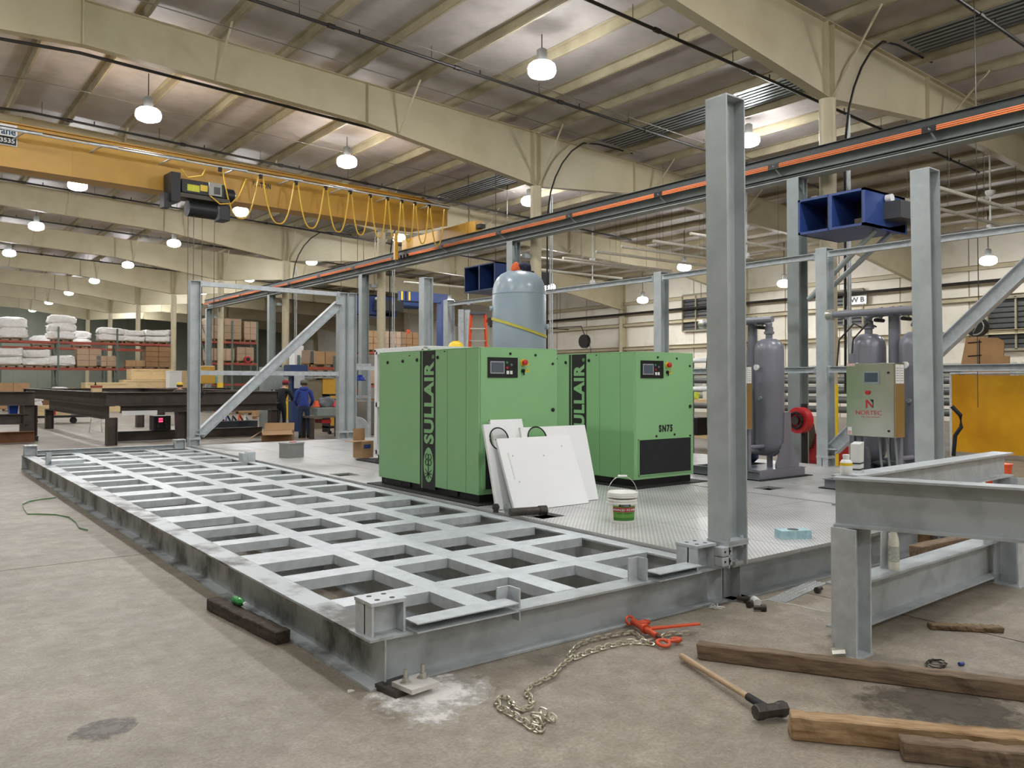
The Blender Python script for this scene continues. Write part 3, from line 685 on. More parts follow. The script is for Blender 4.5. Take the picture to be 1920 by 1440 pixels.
# grey junction box, tissue-like box on the deck
t = thing('junction_box', 'small grey metal box standing alone on the far tread plate', 'box', (3.9, 10.5, ZD), .25)
MB().box(-.19, .17, -.13, .13, 0, .27).build('body', mat('box_grey', '8d8f8c', .5), t, bevel=.006); MB().box(-.2, .18, -.14, .14, .255, .275).build('lid', mat('box_grey_l', 'a3a5a2', .5), t); MB().box(-.03, .06, -.05, .05, .275, .285).build('tape_roll', red, t)
t = thing('tissue_box', 'pale blue cardboard dispenser box with open slot on the front tread plate', 'box', (4.33, .26, ZD), -.5)
MB().box(-.14, .14, -.07, .07, 0, .075).build('body', mat('blue_card', 'b9d3d8', .7, 0, .3, 20, col2='8fb9c2'), t); MB().cyl((0, 0, .075), (0, 0, .0765), .05, seg=20).build('slot', black, t); MB().box(.14, .17, -.07, .07, .05, .053).build('flap', MATS['blue_card'], t)
# big tank
t = thing('air_receiver', 'tall pale grey-blue air receiver tank rising behind the left cabinet', 'tank', (7.26, 8.0, ZD))
prof = [(.47, .35), (.5, .5), (.5, 2.98), (.495, 3.08), (.47, 3.2), (.42, 3.3), (.34, 3.38), (.22, 3.44), (.1, 3.46), (.03, 3.465)]
MB().lathe([(.05, .15), (.3, .2)] + prof, 40).build('shell', grey_blue, t, smooth=True)
MB().lathe([(.502, 3.0), (.508, 3.005), (.502, 3.01)], 40).build('weld_seam', grey_blue, t, smooth=True)
for a in range(4): MB().box(-.05, .05, .36, .46, 0, .5, TR(0, 0, 0, a * PI / 2 + .6)).build('leg', grey_blue, t)
for a, z in ((2.6, 2.75), (5.4, 2.4)): MB().cyl((.48 * math.cos(a), .48 * math.sin(a), z), (.55 * math.cos(a), .55 * math.sin(a), z), .05).build('port', grey_blue, t)
t = thing('ratchet_strap', 'yellow ratchet strap wrapped round the pale tank', 'strap', (7.26, 8.0, 2.7))
n = 40; vs = []
for k in range(n):
    a = 2 * PI * k / n; r = .512; z = .17 * math.cos(a - 2.4)
    vs += [(r * math.cos(a), r * math.sin(a), z - .025), (r * math.cos(a), r * math.sin(a), z + .025), (r * math.cos(a) * 1.012, r * math.sin(a) * 1.012, z + .025), (r * math.cos(a) * 1.012, r * math.sin(a) * 1.012, z - .025)]
strap_m = mat('strap_webbing', 'b9b04b', .8, 0, .1)
MB().add(vs, [(4 * k + i, 4 * k + (i + 1) % 4, 4 * ((k + 1) % n) + (i + 1) % 4, 4 * ((k + 1) % n) + i) for k in range(n) for i in range(4)]).build('webbing', strap_m, t)
aa = 2.45
MB().cbox((0, 0, 0), (.08, .12, .14), TR(.54 * math.cos(aa), .54 * math.sin(aa), .12, aa)).build('ratchet', iron, t); MB().cbox((0, 0, 0), (.03, .05, .06), TR(.6 * math.cos(aa), .6 * math.sin(aa), .13, aa)).build('ratchet_handle', red, t)
MB().box(-.002, .002, -.03, .03, -.9, 0, TR(.56 * math.cos(aa), .56 * math.sin(aa), .08, aa)).build('strap_tail', strap_m, t)
# work jacket heaped on the tank
def lump(name, label, cat, loc, dims, m, seed, parent=None, bumps=.25, sub=3, rz=0, flat=True):
    bm = bmesh.new(); bmesh.ops.create_icosphere(bm, subdivisions=sub, radius=1); rr = random.Random(seed)
    ph = [(rr.uniform(2, 5), rr.uniform(0, 6), rr.uniform(2, 5), rr.uniform(0, 6), rr.uniform(2, 5), rr.uniform(0, 6)) for _ in range(4)]
    for v in bm.verts:
        c = v.co.copy(); d = sum(math.sin(a * c.x + b_) * math.sin(c_ * c.y + d_) * math.cos(e * c.z + f) for a, b_, c_, d_, e, f in ph) / 2
        c = c * (1 + bumps * d)
        if flat and c.z < -.55: c.z = -.55 + (c.z + .55) * .15
        v.co = Vector((c.x * dims[0], c.y * dims[1], (c.z + (.6 if flat else 0)) * dims[2]))
    me = bpy.data.meshes.new(name); bm.to_mesh(me); bm.free(); me.materials.append(m); me.polygons.foreach_set('use_smooth', [True] * len(me.polygons))
    o = bpy.data.objects.new(name, me); COL.objects.link(o); o.location = loc; o.rotation_euler = (0, 0, rz)
    if parent is not None: o.parent = parent
    elif label: tag(o, label, cat)
    return o
t = thing('work_jacket', 'rumpled navy and orange work gloves and cap heaped on top of the tank', 'clothing', (7.22, 7.93, ZD + 3.40))
lump('navy_cloth', None, None, (.06, -.06, .02), (.14, .11, .11), mat('navy_cloth', '22243a', .9, 0, .1), 4, t); lump('orange_cloth', None, None, (-.1, -.02, .0), (.1, .08, .12), mat('orange_cloth', 'd9653a', .8, 0, .1), 9, t); lump('dark_sleeve', None, None, (.05, -.16, -.05), (.15, .06, .06), mat('dark_cloth', '1c1c22', .9), 5, t)
# ================================================================ twin-tower dryers
paper = mat('label_paper', 'e9e8e4', .7, 0, .05)
def dryer(label, x, y, logo):
    t = thing('air_dryer', label, 'air dryer', (x, y, ZD))
    MB().box(-.06, 1.2, -.06, 1.26, 0, .012).build('rubber_mat', black_rub, t)
    for xa in (0, 1.07): MB().chan((xa, 0, .13), (xa, 1.2, .13), .115, .05, .008, flip=-1 if xa else 1).build('skid_channel', grey_vio, t)
    for ya in (.0, .6, 1.15): MB().box(.0, 1.08, ya, ya + .05, .015, .13).build('skid_cross', grey_vio, t)
    MB().box(.02, 1.06, .02, .55, .13, .138).build('skid_plate', grey_vio, t)
    for i, yc in enumerate((.28, .93)):
        xc = .62; r = .215
        tw = MB().lathe([(.06, .33), (.14, .36), (.19, .41), (r, .5), (r, 1.85), (.205, 1.92), (.17, 1.98), (.11, 2.02), (.05, 2.03), (.05, 2.1)], 28, TR(xc, yc, 0)).build('tower', grey_vio, t, smooth=True)
        MB().lathe([(.03, 2.08), (.075, 2.1), (.075, 2.13), (.06, 2.14), (.06, 2.2)], 16, TR(xc, yc, 0)).build('top_flange', grey_vio, tw, smooth=True)
        g = MB().cyl((xc - r, yc, 1.6), (xc - r - .09, yc, 1.6), .012).build('gauge_stem', silver, tw); MB().cyl((xc - r - .08, yc, 1.6), (xc - r - .11, yc, 1.6), .042, seg=18).build('gauge', whitep, g, smooth=True)
        MB().cyl((xc - r + .01, yc, 1.15), (xc - r - .03, yc, 1.15), .03).build('sight_port', grey_steel, tw)
        # flared foot plates
        MB().prism([(-.28, .138), (.28, .138), (.28, .2), (.1, .5), (.075, .95), (-.075, .95), (-.1, .5), (-.28, .2)], -.012, .012, TR(xc + .12, yc - r - .0 if i == 0 else yc + r, 0, 0, PI / 2)).build('foot_plate', grey_vio, tw)
        MB().box(xc - .03, xc + .03, yc - .03, yc + .03, .13, .36).build('foot_post', grey_vio, tw)
    # head pipework
    pts = [(.62, .28, 2.16), (.62, .28, 2.24), (.61, .33, 2.29), (.6, .6, 2.3), (.61, .88, 2.29), (.62, .93, 2.24), (.62, .93, 2.16)]
    MB().tube(pts, .052, 14).build('upper_manifold', grey_vio, t, smooth=True)
    MB().tube([(.45, .1, 2.3), (.45, .2, 2.3), (.45, 1.3, 2.3), (.45, 1.36, 2.3)], .045, 12).build('upper_pipe', grey_vio, t, smooth=True)
    for ya in (.45, .55, .7, 1.2): MB().cyl((.55, ya, 2.3), (.55, ya + .03, 2.3), .068, seg=16).build('pipe_flange', grey_vio, t, smooth=True)
    MB().lathe([(.03, -.06), (.075, -.04), (.08, 0), (.075, .04), (.03, .06)], 16, TR(.45, 1.38, 2.3, 0, PI / 2)).build('muffler', silver, t, smooth=True)
    for ya in (.42, .78):
        v = MB().cyl((.62, ya, 2.3), (.62, ya, 2.22), .04).build('valve', silver, t); MB().cyl((.52, ya, 2.2), (.72, ya, 2.2), .025).build('valve_actuator', black, v)
    MB().cyl((.66, .6, .3), (.66, .6, 2.3), .07, seg=16).build('riser', grey_vio, t, smooth=True)
    for k, dy in enumerate((.7, .9)): MB().tube([(.4, dy, 2.1), (.38, dy + .1, 2.16), (.36, dy + .3, 1.95), (.34, dy + .32, 1.6)], .012, 6).build('control_tube', iron, t, smooth=True)
    # bottom pipework
    MB().tube([(.62, .1, .42), (.62, .2, .34), (.62, 1.1, .34), (.62, 1.15, .42)], .045, 12).build('lower_manifold', grey_vio, t, smooth=True)
    MB().tube([(.1, .25, .45), (.9, .25, .45)], .03, 10).build('lower_pipe', grey_vio, t, smooth=True)
    f = MB().lathe([(.06, .18), (.075, .2), (.075, .5), (.05, .56), (.02, .57)], 18, TR(.18, .75, 0)).build('filter_bowl', mat('filter_grey', '6c6f72', .35), t, smooth=True)
    MB().lathe([(.1, .16), (.16, .22), (.16, .33), (.1, .38)], 18, TR(.8, .8, 0)).build('blue_filter', blue_d, t, smooth=True)
    for k in range(3): MB().tube([(-.1, .2 + .1 * k, .72), (-.05, .21 + .1 * k, .5), (.02, .22 + .1 * k, .2)], .014, 8).build('conduit', grey_steel, t, smooth=True)
    for yy in (.2, .7): MB().box(-.03, .03, yy - .03, yy + .03, .13, .8).build('cabinet_post', grey_vio, t)
    MB().box(-.03, .03, .77, .83, .13, 1.75).build('cabinet_post', grey_vio, t)
    # stainless cabinet, front towards -X
    c = MB().box(-.2, .02, .0, .62, .72, 1.62).build('control_cabinet', stainless, t, bevel=.006); c.location = (0, .14, 0)
    d = MB().box(-.225, -.2, .006, .614, .726, 1.614).build('cabinet_door', stainless, c, bevel=.005)
    sc = MB().box(-.232, -.225, .18, .39, 1.36, 1.52).build('touch_screen', grey_steel, d); MB().box(-.234, -.232, .2, .37, 1.39, 1.5).build('display', mat('hmi', '47555f', .2), sc)
    MB().cyl((-.225, .33, 1.26), (-.25, .33, 1.26), .026, seg=16).build('stop_button', red, d, smooth=True)
    for zz in (1.5, .8): MB().cyl((-.225, .07, zz), (-.232, .07, zz), .014).build('lock', black, d)
    MT = lambda yy, zz: Matrix.Translation((-.2262, yy, zz)) @ Matrix(((0, 0, -1, 0), (-1, 0, 0, 0), (0, 1, 0, 0), (0, 0, 0, 1)))
    lr = mat('logo_red', 'b32a2f', .5, 0, 0)
    text('NORTEC', .075, lr, d, MT(.49, .985), 'lettering', .001, .0, 1, 'LEFT', 1, (.33, .055))
    text('AIR TREATMENT', .02, lr, d, MT(.42, .955), 'small_lettering', .0008, 0, 1, 'LEFT', 1, (.24, .012))
    mb = MB()
    for poly in ([(0, 0), (.022, 0), (.022, .07), (.085, 0), (.085, .03), (.022, .1), (0, .1)],): mb.prism(poly, 0, .002, MT(.36, 1.07))
    mb.build('logo_mark_red', lr, d)
    MB().prism([(.07, .1), (.098, .1), (.098, .0), (.09, .0), (.09, .06), (.055, .1)], 0, .002, MT(.36, 1.075)).build('logo_mark_dark', ink, d)
    MB().box(-.2275, -.225, .545, .6, .735, .83).build('paper_tag', paper, d); MB().box(-.228, -.2275, .55, .595, .74, .785).build('tag_print', mat('pink_print', 'dca7ac', .7), d)
    MB().box(-.2275, -.225, .5, .605, 1.585, 1.62).build('warning_tag', mat('warn_tag', 'd8b6b1', .7, 0, .2, 30), d)
    for k in range(2):
        pg = MB().box(-.19 + .1 * k, -.1 + .1 * k, -.003, 0, 1.37, 1.6).build('paper_sheet', paper, c)
        for q in range(6): MB().box(-.18 + .1 * k, -.115 + .1 * k, -.0036, -.003, 1.4 + q * .03, 1.408 + q * .03).build('print_line', mat('print_grey', '9a9a98', .7), pg)
    return t
dryer('grey twin-tower dryer with stainless cabinet, left of the braced column', 7.68, 3.03, True)
dryer('grey twin-tower dryer with NORTEC cabinet, behind the right-hand column', 7.68, .83, True)

# ================================================================ the V-shaped galvanised stand at the right
st = thing('steel_stand', 'waist-high galvanised beam stand with legs in the right foreground', 'steel stand', (2.66, -1.26, 0))
v1 = Vector((.36, -.94, 0)).normalized(); v2 = Vector((1, .055, 0)).normalized(); c0 = Vector((2.66, -1.17, 0))
zt = 1.1
MB().ibeam(c0 - v1 * .02 + Vector((.04, 0, zt)), c0 + v1 * 2.6 + Vector((.04, 0, zt)), .31, .165, .014, .009).build('front_beam', galv_d, st, True)
e2 = c0 + v2 * 2.85
MB().ibeam(c0 + v2 * .1 + Vector((0, 0, zt)), e2 + Vector((0, 0, zt)), .2, .16, .014, .009).build('rear_beam', galv, st, True)
def leg(p, ax, h, nm='leg', d=.2, b=.19):
    u = Vector(ax)
    sec = [(-b / 2, -d / 2), (b / 2, -d / 2), (b / 2, -d / 2 + .013), (.005, -d / 2 + .013), (.005, d / 2 - .013), (b / 2, d / 2 - .013), (b / 2, d / 2), (-b / 2, d / 2), (-b / 2, d / 2 - .013), (-.005, d / 2 - .013), (-.005, -d / 2 + .013), (-b / 2, -d / 2 + .013)]
    o = MB().sweep(sec, (p[0], p[1], .012), (p[0], p[1], h), up=u).build(nm, galv, st, True)
    MB().cbox((0, 0, .006), (d + .02, b + .02, .012), TR(p[0], p[1], 0, math.atan2(u.y, u.x))).build('foot_plate', galv, o, True)
    return o
l1 = leg((2.69, -1.255), (1, 0, 0), .79, 'leg', .18, .165)
MB().cyl((2.55, -1.22, .02), (2.55, -1.22, .09), .008).cyl((2.52, -1.21, .03), (2.6, -1.25, .03), .03, seg=8).build('leveling_bolt', silver, st, True, True)
leg((5.42, -1.1), (.06, 1, 0), .9); leg(tuple((c0 + v1 * 2.5)[:2]), (.86, .5, 0), .79)
for a, b_ in ((.86, .75),): pass
# low beam on the floor and gusset to the rear leg
MB().ibeam((2.9, -1.04, .36), (5.55, -.93, .36), .30, .18, .014, .009).build('floor_beam', galv_d, st, True)
MB().prism([(0, 0), (.55, 0), (0, .36)], -.006, .006, TR(5.1, -1.02, .36, .05, PI / 2)).build('gusset', galv, st, True)
lgp = P(1664, 1066, z=.36); btp = P(1681, 1069, z=.36)
lug = MB().prism([(-.05, 0), (.05, 0), (.045, .25), (.03, .29), (0, .3), (-.03, .29), (-.045, .25)], -.01, .01, TR(lgp.x, lgp.y, .36, -.6, PI / 2)).build('lifting_lug', galv, st, True)
MB().cyl((lgp.x - .008, lgp.y - .012, .6), (lgp.x - .004, lgp.y - .018, .6), .02, seg=14).build('lug_hole', white, lug, True)
t = thing('spray_bottle', 'slim white plastic bottle standing on the low beam behind the lug', 'bottle', (btp.x, btp.y + .02, .36))
MB().lathe([(.035, 0), (.037, .02), (.037, .2), (.03, .24), (.02, .27), (.018, .31), (.022, .312), (.022, .34), (.016, .345)], 18).build('body', mat('bottle_cream', 'dcdacb', .4), t, smooth=True); MB().lathe([(.0378, .06), (.0378, .17)], 18).build('label', mat('bottle_label', 'b9bcb0', .6, 0, .3, 60), t)
t = thing('cleaner_bottle', 'white plastic bottle with yellow label standing on the stand corner', 'bottle', (2.82, -1.15, zt))
MB().lathe([(.035, 0), (.038, .01), (.038, .08), (.028, .095), (.02, .098), (.02, .115), (.022, .115), (.022, .13), (.015, .131)], 20).build('body', whitep, t, smooth=True); MB().lathe([(.0386, .02), (.0386, .078)], 20).build('label', paper, t); MB().lathe([(.0392, .06), (.0392, .078)], 20).build('label_band', yel_pl, t)
t = thing('caulk_tube', 'white document tube strapped upright behind the yellow-labelled bottle', 'tube', (3.0, -1.12, zt), .3)
MB().prism([(-.05, 0), (.05, 0), (.07, .2), (-.045, .19)], -.03, .03, TR(0, 0, 0, 0, PI / 2)).build('sleeve', whitep, t); MB().box(-.053, .056, -.034, .034, .02, .028).box(-.055, .058, -.034, .034, .06, .068).build('band', black, t)

# ================================================================ foreground floor
def timber(label, p0, p1, w, h, m, seed, name='timber'):
    p0, p1 = Vector(p0), Vector(p1); L_ = (p1 - p0).length; a = math.atan2(p1.y - p0.y, p1.x - p0.x)
    bm = bmesh.new(); rr = random.Random(seed); N = 24; rings = []
    for k in range(N + 1):
        x = L_ * k / N; j = lambda s=.004: rr.uniform(-s, s)
        if k in (0, N): x += j(.006)
        rings.append([bm.verts.new((x + (j(.008) if k in (0, N) else 0), yy + j(), zz + (j() if zz else 0))) for yy, zz in ((-w / 2, 0), (w / 2, 0), (w / 2, h), (-w / 2, h))])
    for k in range(N):
        for i in range(4): bm.faces.new((rings[k][i], rings[k][(i + 1) % 4], rings[k + 1][(i + 1) % 4], rings[k + 1][i]))
    bm.faces.new(rings[0][::-1]); bm.faces.new(rings[-1]); bmesh.ops.recalc_face_normals(bm, faces=bm.faces)
    bmesh.ops.bevel(bm, geom=[e for e in bm.edges if e.calc_face_angle(0) > 1], offset=.006, segments=1, affect='EDGES')
    me = bpy.data.meshes.new(name); bm.to_mesh(me); bm.free(); me.materials.append(m)
    o = bpy.data.objects.new(name, me); COL.objects.link(o); o.location = p0; o.rotation_euler = (0, 0, a)
    return tag(o, label, 'timber')
timber('long brown timber lying behind the sledgehammer', (1.88, -.72, 0), (2.78, -2.30, 0), .09, .095, wood, 1)
timber('pale square timber in the right foreground, beside the hammer head', (1.335, -1.72, 0), (2.05, -2.62, 0), .1, .11, wood_l, 2)
timber('short brown timber at the bottom right corner, nearest the camera', (1.54, -2.17, 0), (2.0, -2.75, 0), .09, .09, wood, 3)
timber('small weathered board lying under the galvanised stand', (3.62, -1.29, 0), (3.93, -1.62, 0), .09, .035, mat('board_old', '8c7556', .8, 0, .35, 6, .3, 30, col2='4a3b2b', stretch=(1, 10, 10)), 4)
timber('dark oily timber block under the left skid edge', (-.15, 2.22, 0), (-.055, 1.1, 0), .105, .085, wood_d, 5)
t = thing('glass_bottle', 'small crumpled green bottle lying on the dark timber block', 'bottle', (P(439, 1128, z=.1).x, P(439, 1128, z=.1).y, .084), .12); t.scale = (.85, .85, .85)
grn_gl = mat('green_plastic', '3aa857', .1, 0, .1, 30, .4, 40, trans=.35)
MB().lathe([(.01, 0), (.035, .01), (.038, .05), (.03, .075), (.037, .1), (.03, .14), (.012, .17), (.012, .19)], 14, TR(0, 0, .038, 0, PI / 2)).build('body', grn_gl, t, smooth=True); MB().cyl((0, -.19, .038), (0, -.205, .038), .015).build('cap', whitep, t)
# sledgehammer
t = thing('sledgehammer', 'sledgehammer with wooden handle lying on the bare floor', 'hammer', (1.42, -1.56, .05), math.atan2(-.704 + 1.52, 1.747 - 1.44))
pts = [(x, 0, .0 - .02 * (x / .92)) for x in [k * .92 / 14 for k in range(15)]]
MB().tube(pts, [.017, .018, .018] + [.0165] * 8 + [.018, .019, .0195, .019], 14).build('handle', mat('hickory', 'b59a78', .55, 0, .25, 6, .1, 60, stretch=(1, 10, 10)), t, smooth=True)
MB().tube([(.03, 0, 0), (.2, 0, -.004)], .0205, 14).build('handle_sleeve', black_rub, t, smooth=True)
pr = [(.0, -.09), (.036, -.088), (.04, -.08), (.04, -.05), (.034, -.03), (.034, .03), (.04, .05), (.04, .08), (.036, .088), (0, .09)]
MB().lathe(pr, 8, Matrix.Rotation(PI / 8, 4, 'Y') @ Matrix.Rotation(-PI / 2, 4, 'X')).build('head', iron, t, smooth=False)
# chain
link_m = mat('chain_zinc', 'cfc8b2', .3, .6, .2, 30)
def linkmesh():
    mb = MB(); n = 16; pts = []
    for k in range(n):
        a = 2 * PI * k / n; pts.append((.0145 * (1 if math.cos(a) > 0 else -1) * (abs(math.cos(a)) > .01) + .0145 * math.cos(a), .0155 * math.sin(a), 0))
    return mb.tube(pts, .0052, 6, True)
chain = thing('chain', 'long steel chain snaking across the floor to a knotted heap', 'chain', (1.0, -.8, 0))
proto = linkmesh().build('chain_link', link_m, chain, smooth=True)
pix = [(1290, 1188), (1250, 1190), (1215, 1207), (1190, 1186), (1150, 1192), (1110, 1200), (1080, 1212), (1066, 1228), (1075, 1236), (1100, 1224), (1140, 1212), (1180, 1204), (1220, 1206), (1228, 1210)]
pix2 = [(1074, 1232), (1050, 1250), (1035, 1268), (1010, 1280), (990, 1290), (988, 1302), (998, 1312), (996, 1326), (978, 1333), (960, 1322), (958, 1312), (942, 1306), (930, 1314), (938, 1328), (962, 1340), (985, 1355), (1005, 1370), (1018, 1370), (1012, 1350), (1000, 1346), (1004, 1362), (1020, 1352), (1012, 1338), (1028, 1346), (1043, 1358)]
def chain_path(px, z=.012):
    pts = [P(u, v, z=z) for u, v in px]; out = []
    seg = []
    for a, b_ in zip(pts, pts[1:]):
        n = max(1, int((b_ - a).length / .004)); seg += [a.lerp(b_, k / n) for k in range(n)]
    # smooth
    for _ in range(30): seg = [seg[0]] + [(seg[i - 1] + seg[i] * 2 + seg[i + 1]) / 4 for i in range(1, len(seg) - 1)] + [seg[-1]]
    d = 0; last = seg[0]; out = [seg[0]]
    for p in seg[1:]:
        d += (p - last).length; last = p
        if d >= .0415: out.append(p); d = 0
    return out
first = True
for ci, path in enumerate((chain_path(pix), chain_path(pix2, .014))):
    for k in range(len(path) - 1):
        a, b_ = path[k], path[k + 1]; o = proto if first else proto.copy()
        if not first: COL.objects.link(o)
        first = False
        o.location = (a + b_) / 2 - chain.location + Vector((0, 0, .0 if k % 2 else .004 + (.018 if ci and k > len(path) - 14 else 0)))

        o.rotation_euler = (Matrix.Rotation(math.atan2(b_.y - a.y, b_.x - a.x), 4, 'Z') @ Matrix.Rotation((.2 if k % 2 else 1.25), 4, 'X')).to_euler()
# ratchet load binder
bo = mat('binder_orange', 'd2522c', .4, 0, .12, 20)
t = thing('load_binder', 'orange ratchet load binder with hooks lying on the chain', 'load binder', (1.95, -.22, .05), 0)
A = Vector((.04, .17, .0)); B_ = Vector((-.09, -.2, -.0))
MB().cyl(A, A.lerp(B_, .42), .024, seg=16).cyl(A.lerp(B_, .42), A.lerp(B_, .5), .032, seg=16).cyl(A.lerp(B_, .52), A.lerp(B_, .88), .02, seg=16).build('barrel', bo, t, smooth=True)
MB().cyl(A.lerp(B_, .86), B_, .011).build('screw', iron, t, smooth=True)
m_ = A.lerp(B_, .48); tip = Vector((.33, -.17, .01))
MB().sweep([(-.022, -.006), (.022, -.006), (.022, .006), (-.022, .006)], m_, m_.lerp(tip, .35)).sweep([(-.018, -.005), (.018, -.005), (.018, .005), (-.018, .005)], m_.lerp(tip, .3), tip).build('handle', bo, t)
def ring(c, r, th, M): return MB().tube([M @ Vector((r * 1.25 * math.cos(2 * PI * k / 18), r * math.sin(2 * PI * k / 18), 0)) + c for k in range(18)], th, 8, True)
ring(A + Vector((.0, .03, 0)), .028, .009, Matrix.Rotation(1.1, 3, 'X')).build('eye_link', bo, t, smooth=True)
ring(B_ + Vector((-.01, -.035, -.02)), .036, .011, Matrix.Rotation(.3, 3, 'X')).build('eye_link', bo, t, smooth=True)
def hook(c, rz, s=1.):
    pts = [Vector((.0, 0, 0)), Vector((.03, .0, 0)), Vector((.06, -.008, 0)), Vector((.09, -.012, 0)), Vector((.112, .005, 0)), Vector((.108, .03, 0)), Vector((.085, .04, 0)), Vector((.06, .03, 0))]
    return MB().tube([c + Matrix.Rotation(rz, 3, 'Z') @ (p * s) for p in pts], [.009, .011, .013, .016, .016, .013, .011, .008], 10)
hook(B_ + Vector((.02, -.02, -.02)), -.35).build('grab_hook', bo, t, smooth=True); hook(A + Vector((.02, .02, -.02)), -.5).build('grab_hook', bo, t, smooth=True)

# twine spool, bolts, perforated offcut, green strapping, scraps
t = thing('twine_spool', 'white string spool lying at the foot of the front column', 'spool', (3.16, -.2, .03), .9)
MB().cyl((-.05, 0, 0), (.05, 0, 0), .03, seg=18).build('windings', whitep, t, smooth=True)
for x in (-.03, 0, .03): MB().lathe([(.029, -.003), (.033, 0), (.029, .003)], 18, TR(x, 0, 0, 0, 0, PI / 2)).build('ridge', whitep, t)
str_pts = [(P(u, v, z=.006)) for u, v in ((1422, 1127), (1440, 1124), (1465, 1130), (1490, 1134), (1520, 1141), (1560, 1149))]
MB().tube([p - t.location for p in str_pts], .0025, 5).build('loose_string', whitep, t, M=Matrix.Rotation(-.9, 4, 'Z'))
for i, (u, v, rz, lab) in enumerate(((1391, 1124, 1.9, 'dark pipe elbow lying beside the string spool'), (1409, 1132, .3, 'dark pipe tee lying against the string spool'), (1422, 1141, 2.4, 'dark pipe plug lying in front of the string spool'), (1536, 1106, .2, 'black bolt lying under the decked skid edge'))):
    q = P(u, v, z=.02); t = thing('pipe_fitting', lab, 'fitting', (q.x, q.y, .026), rz)
    MB().cyl((-.04, 0, 0), (.035, 0, 0), .018, seg=12).build('body', iron, t, smooth=True); MB().cyl((-.055, 0, 0), (-.02, 0, 0), .026, seg=8 if i % 2 else 14).build('collar', iron, t)
a, b_ = P(1455, 1128, z=0), P(1535, 1092, z=0)
t = thing('perforated_strip', 'perforated metal grating offcut lying on the floor', 'offcut', (a.x, a.y, 0), math.atan2(b_.y - a.y, b_.x - a.x)); ln = (b_ - a).length
MB().box(0, ln, -.075, .075, .002, .006).build('strip', galv_d, t)
mb = MB()
for i in range(22):
    for j in range(4): mb.cyl((ln * (i + .5) / 22, -.055 + j * .037, .006), (ln * (i + .5) / 22, -.055 + j * .037, .012), .009, .006, 8)
mb.build('raised_teeth', silver, t)
gs = mat('green_strapping', '5b8f55', .4, 0, .1)
t = thing('strapping_band', 'thin green plastic strapping coiled on the floor left of the skid', 'strapping', (-.6, 8.5, 0))
pp = [P(u, v, z=.01) for u, v in ((105, 933), (80, 936), (55, 940), (42, 946), (45, 955), (52, 964), (75, 964), (105, 965), (130, 970), (143, 980), (148, 990), (165, 994))]
mb = MB()
for a, b_ in zip(pp, pp[1:]): mb.sweep([(-.001, -.008), (.001, -.008), (.001, .008), (-.001, .008)], a, b_)
mb.build('band', gs, t, True)
scr = mat('paper_scrap', 'dedbd2', .8)
for u, v, r, lab in ((657, 1297, .022, 'torn white paper scrap on the floor by the skid corner'), (1345, 1141, .05, 'tangle of white string on the floor before the front column')):
    q = P(u, v, z=0)
    if 'tangle' in lab:
        mb = MB(); rr = random.Random(5)
        for k in range(5): mb.tube([(rr.uniform(-r, r), rr.uniform(-r, r), .004 + .006 * j) for j in range(4)], .003, 5)
        o = mb.build('string_tangle', whitep)
    else: o = MB().prism([(-r, -r * .6), (r, -r * .4), (r * .6, r * .7), (-r * .3, r)], .001, .006).build('paper_scrap', scr)
    o.location = (q.x, q.y, 0); tag(o, lab, 'scrap')
t = thing('wire_tangle', 'small tangle of thin wire with blue cap behind the long brown timber', 'wire', tuple(P(1755, 1250, z=0)))
rr = random.Random(8); mb = MB()
for k in range(6): mb.tube([(.07 * math.cos(a + k) + rr.uniform(-.02, .02), .05 * math.sin(a + k), .006 + .004 * k) for a in [j * .7 for j in range(9)]], .0022, 5)
mb.build('wire', iron, t); MB().cyl((.12, -.08, .012), (.15, -.09, .012), .012).build('cap', blue, t)
MB().tube([(.02, .05, .004), (.12, .08, .004), (.09, .0, .004)], .002, 5).build('loose_wire', iron, t)
tag(film_patch('oil_stain', 2.3, -2.0, .28, 1.9, -.85, patchy('oil_film', '5d564d', .35, 6, .1, .4, .5)), 'dark oily stain spreading from the long brown timber', 'stain', kind='stuff')
q = P(195, 1368, z=0)
tag(film_patch('floor_stain', q.x, q.y, .13, 1.3, .4, patchy('floor_stain', '5d554a', .5, 11, .12, .42, .2)), 'small dark stain on the bare floor at the lower left', 'stain', kind='stuff')
# ================================================================ high-bay lamps
lens_m = mat('lamp_lens', 'fcfdff', .3, 0, 0, emit=LAMP); refl_m = mat('lamp_reflector', 'fcfdff', .3, 0, 0, emit=LAMP * .06); lampb = mat('lamp_body', '8c8d8a', .4, .5, .05)
def lamp_proto(hl):
    t = thing('high_bay_lamp', '', 'lamp', (0, 0, 0))
    MB().lathe([(.08, .12), (.11, .14), (.11, .4), (.07, .43)], 16).build('ballast', lampb, t, smooth=True)
    MB().cyl((0, 0, .42), (0, 0, hl), .012).build('hook', iron, t)
    MB().lathe([(.1, .15), (.22, .13), (.28, .08), (.295, .02)], 20).build('reflector', refl_m, t, smooth=True)
    MB().lathe([(.295, .02), (.295, -.07), (.26, -.13), (.14, -.18), (.02, -.19)], 20).build('lens', lens_m, t, smooth=True)
    return t
lp = lamp_proto(1.0); used = [False]
def lamp(x, y, z, label, proto=None):
    src = proto or lp
    o = src if not src.get('used') else copy_tree(src); src['used'] = 1
    o.location = (x, y, z); o['label'] = label; o['group'] = 'high bay lamps under the roof'
    return o
LY1 = [17.3 + 9.12 * k for k in range(-4, 8)]; LY2 = [9.2 + 9.1 * k for k in range(-3, 9)]; LY3 = [9.7 + 9.5 * k for k in range(-3, 8)]
def nth(k): return ORD[k] if k < 12 else 'last'
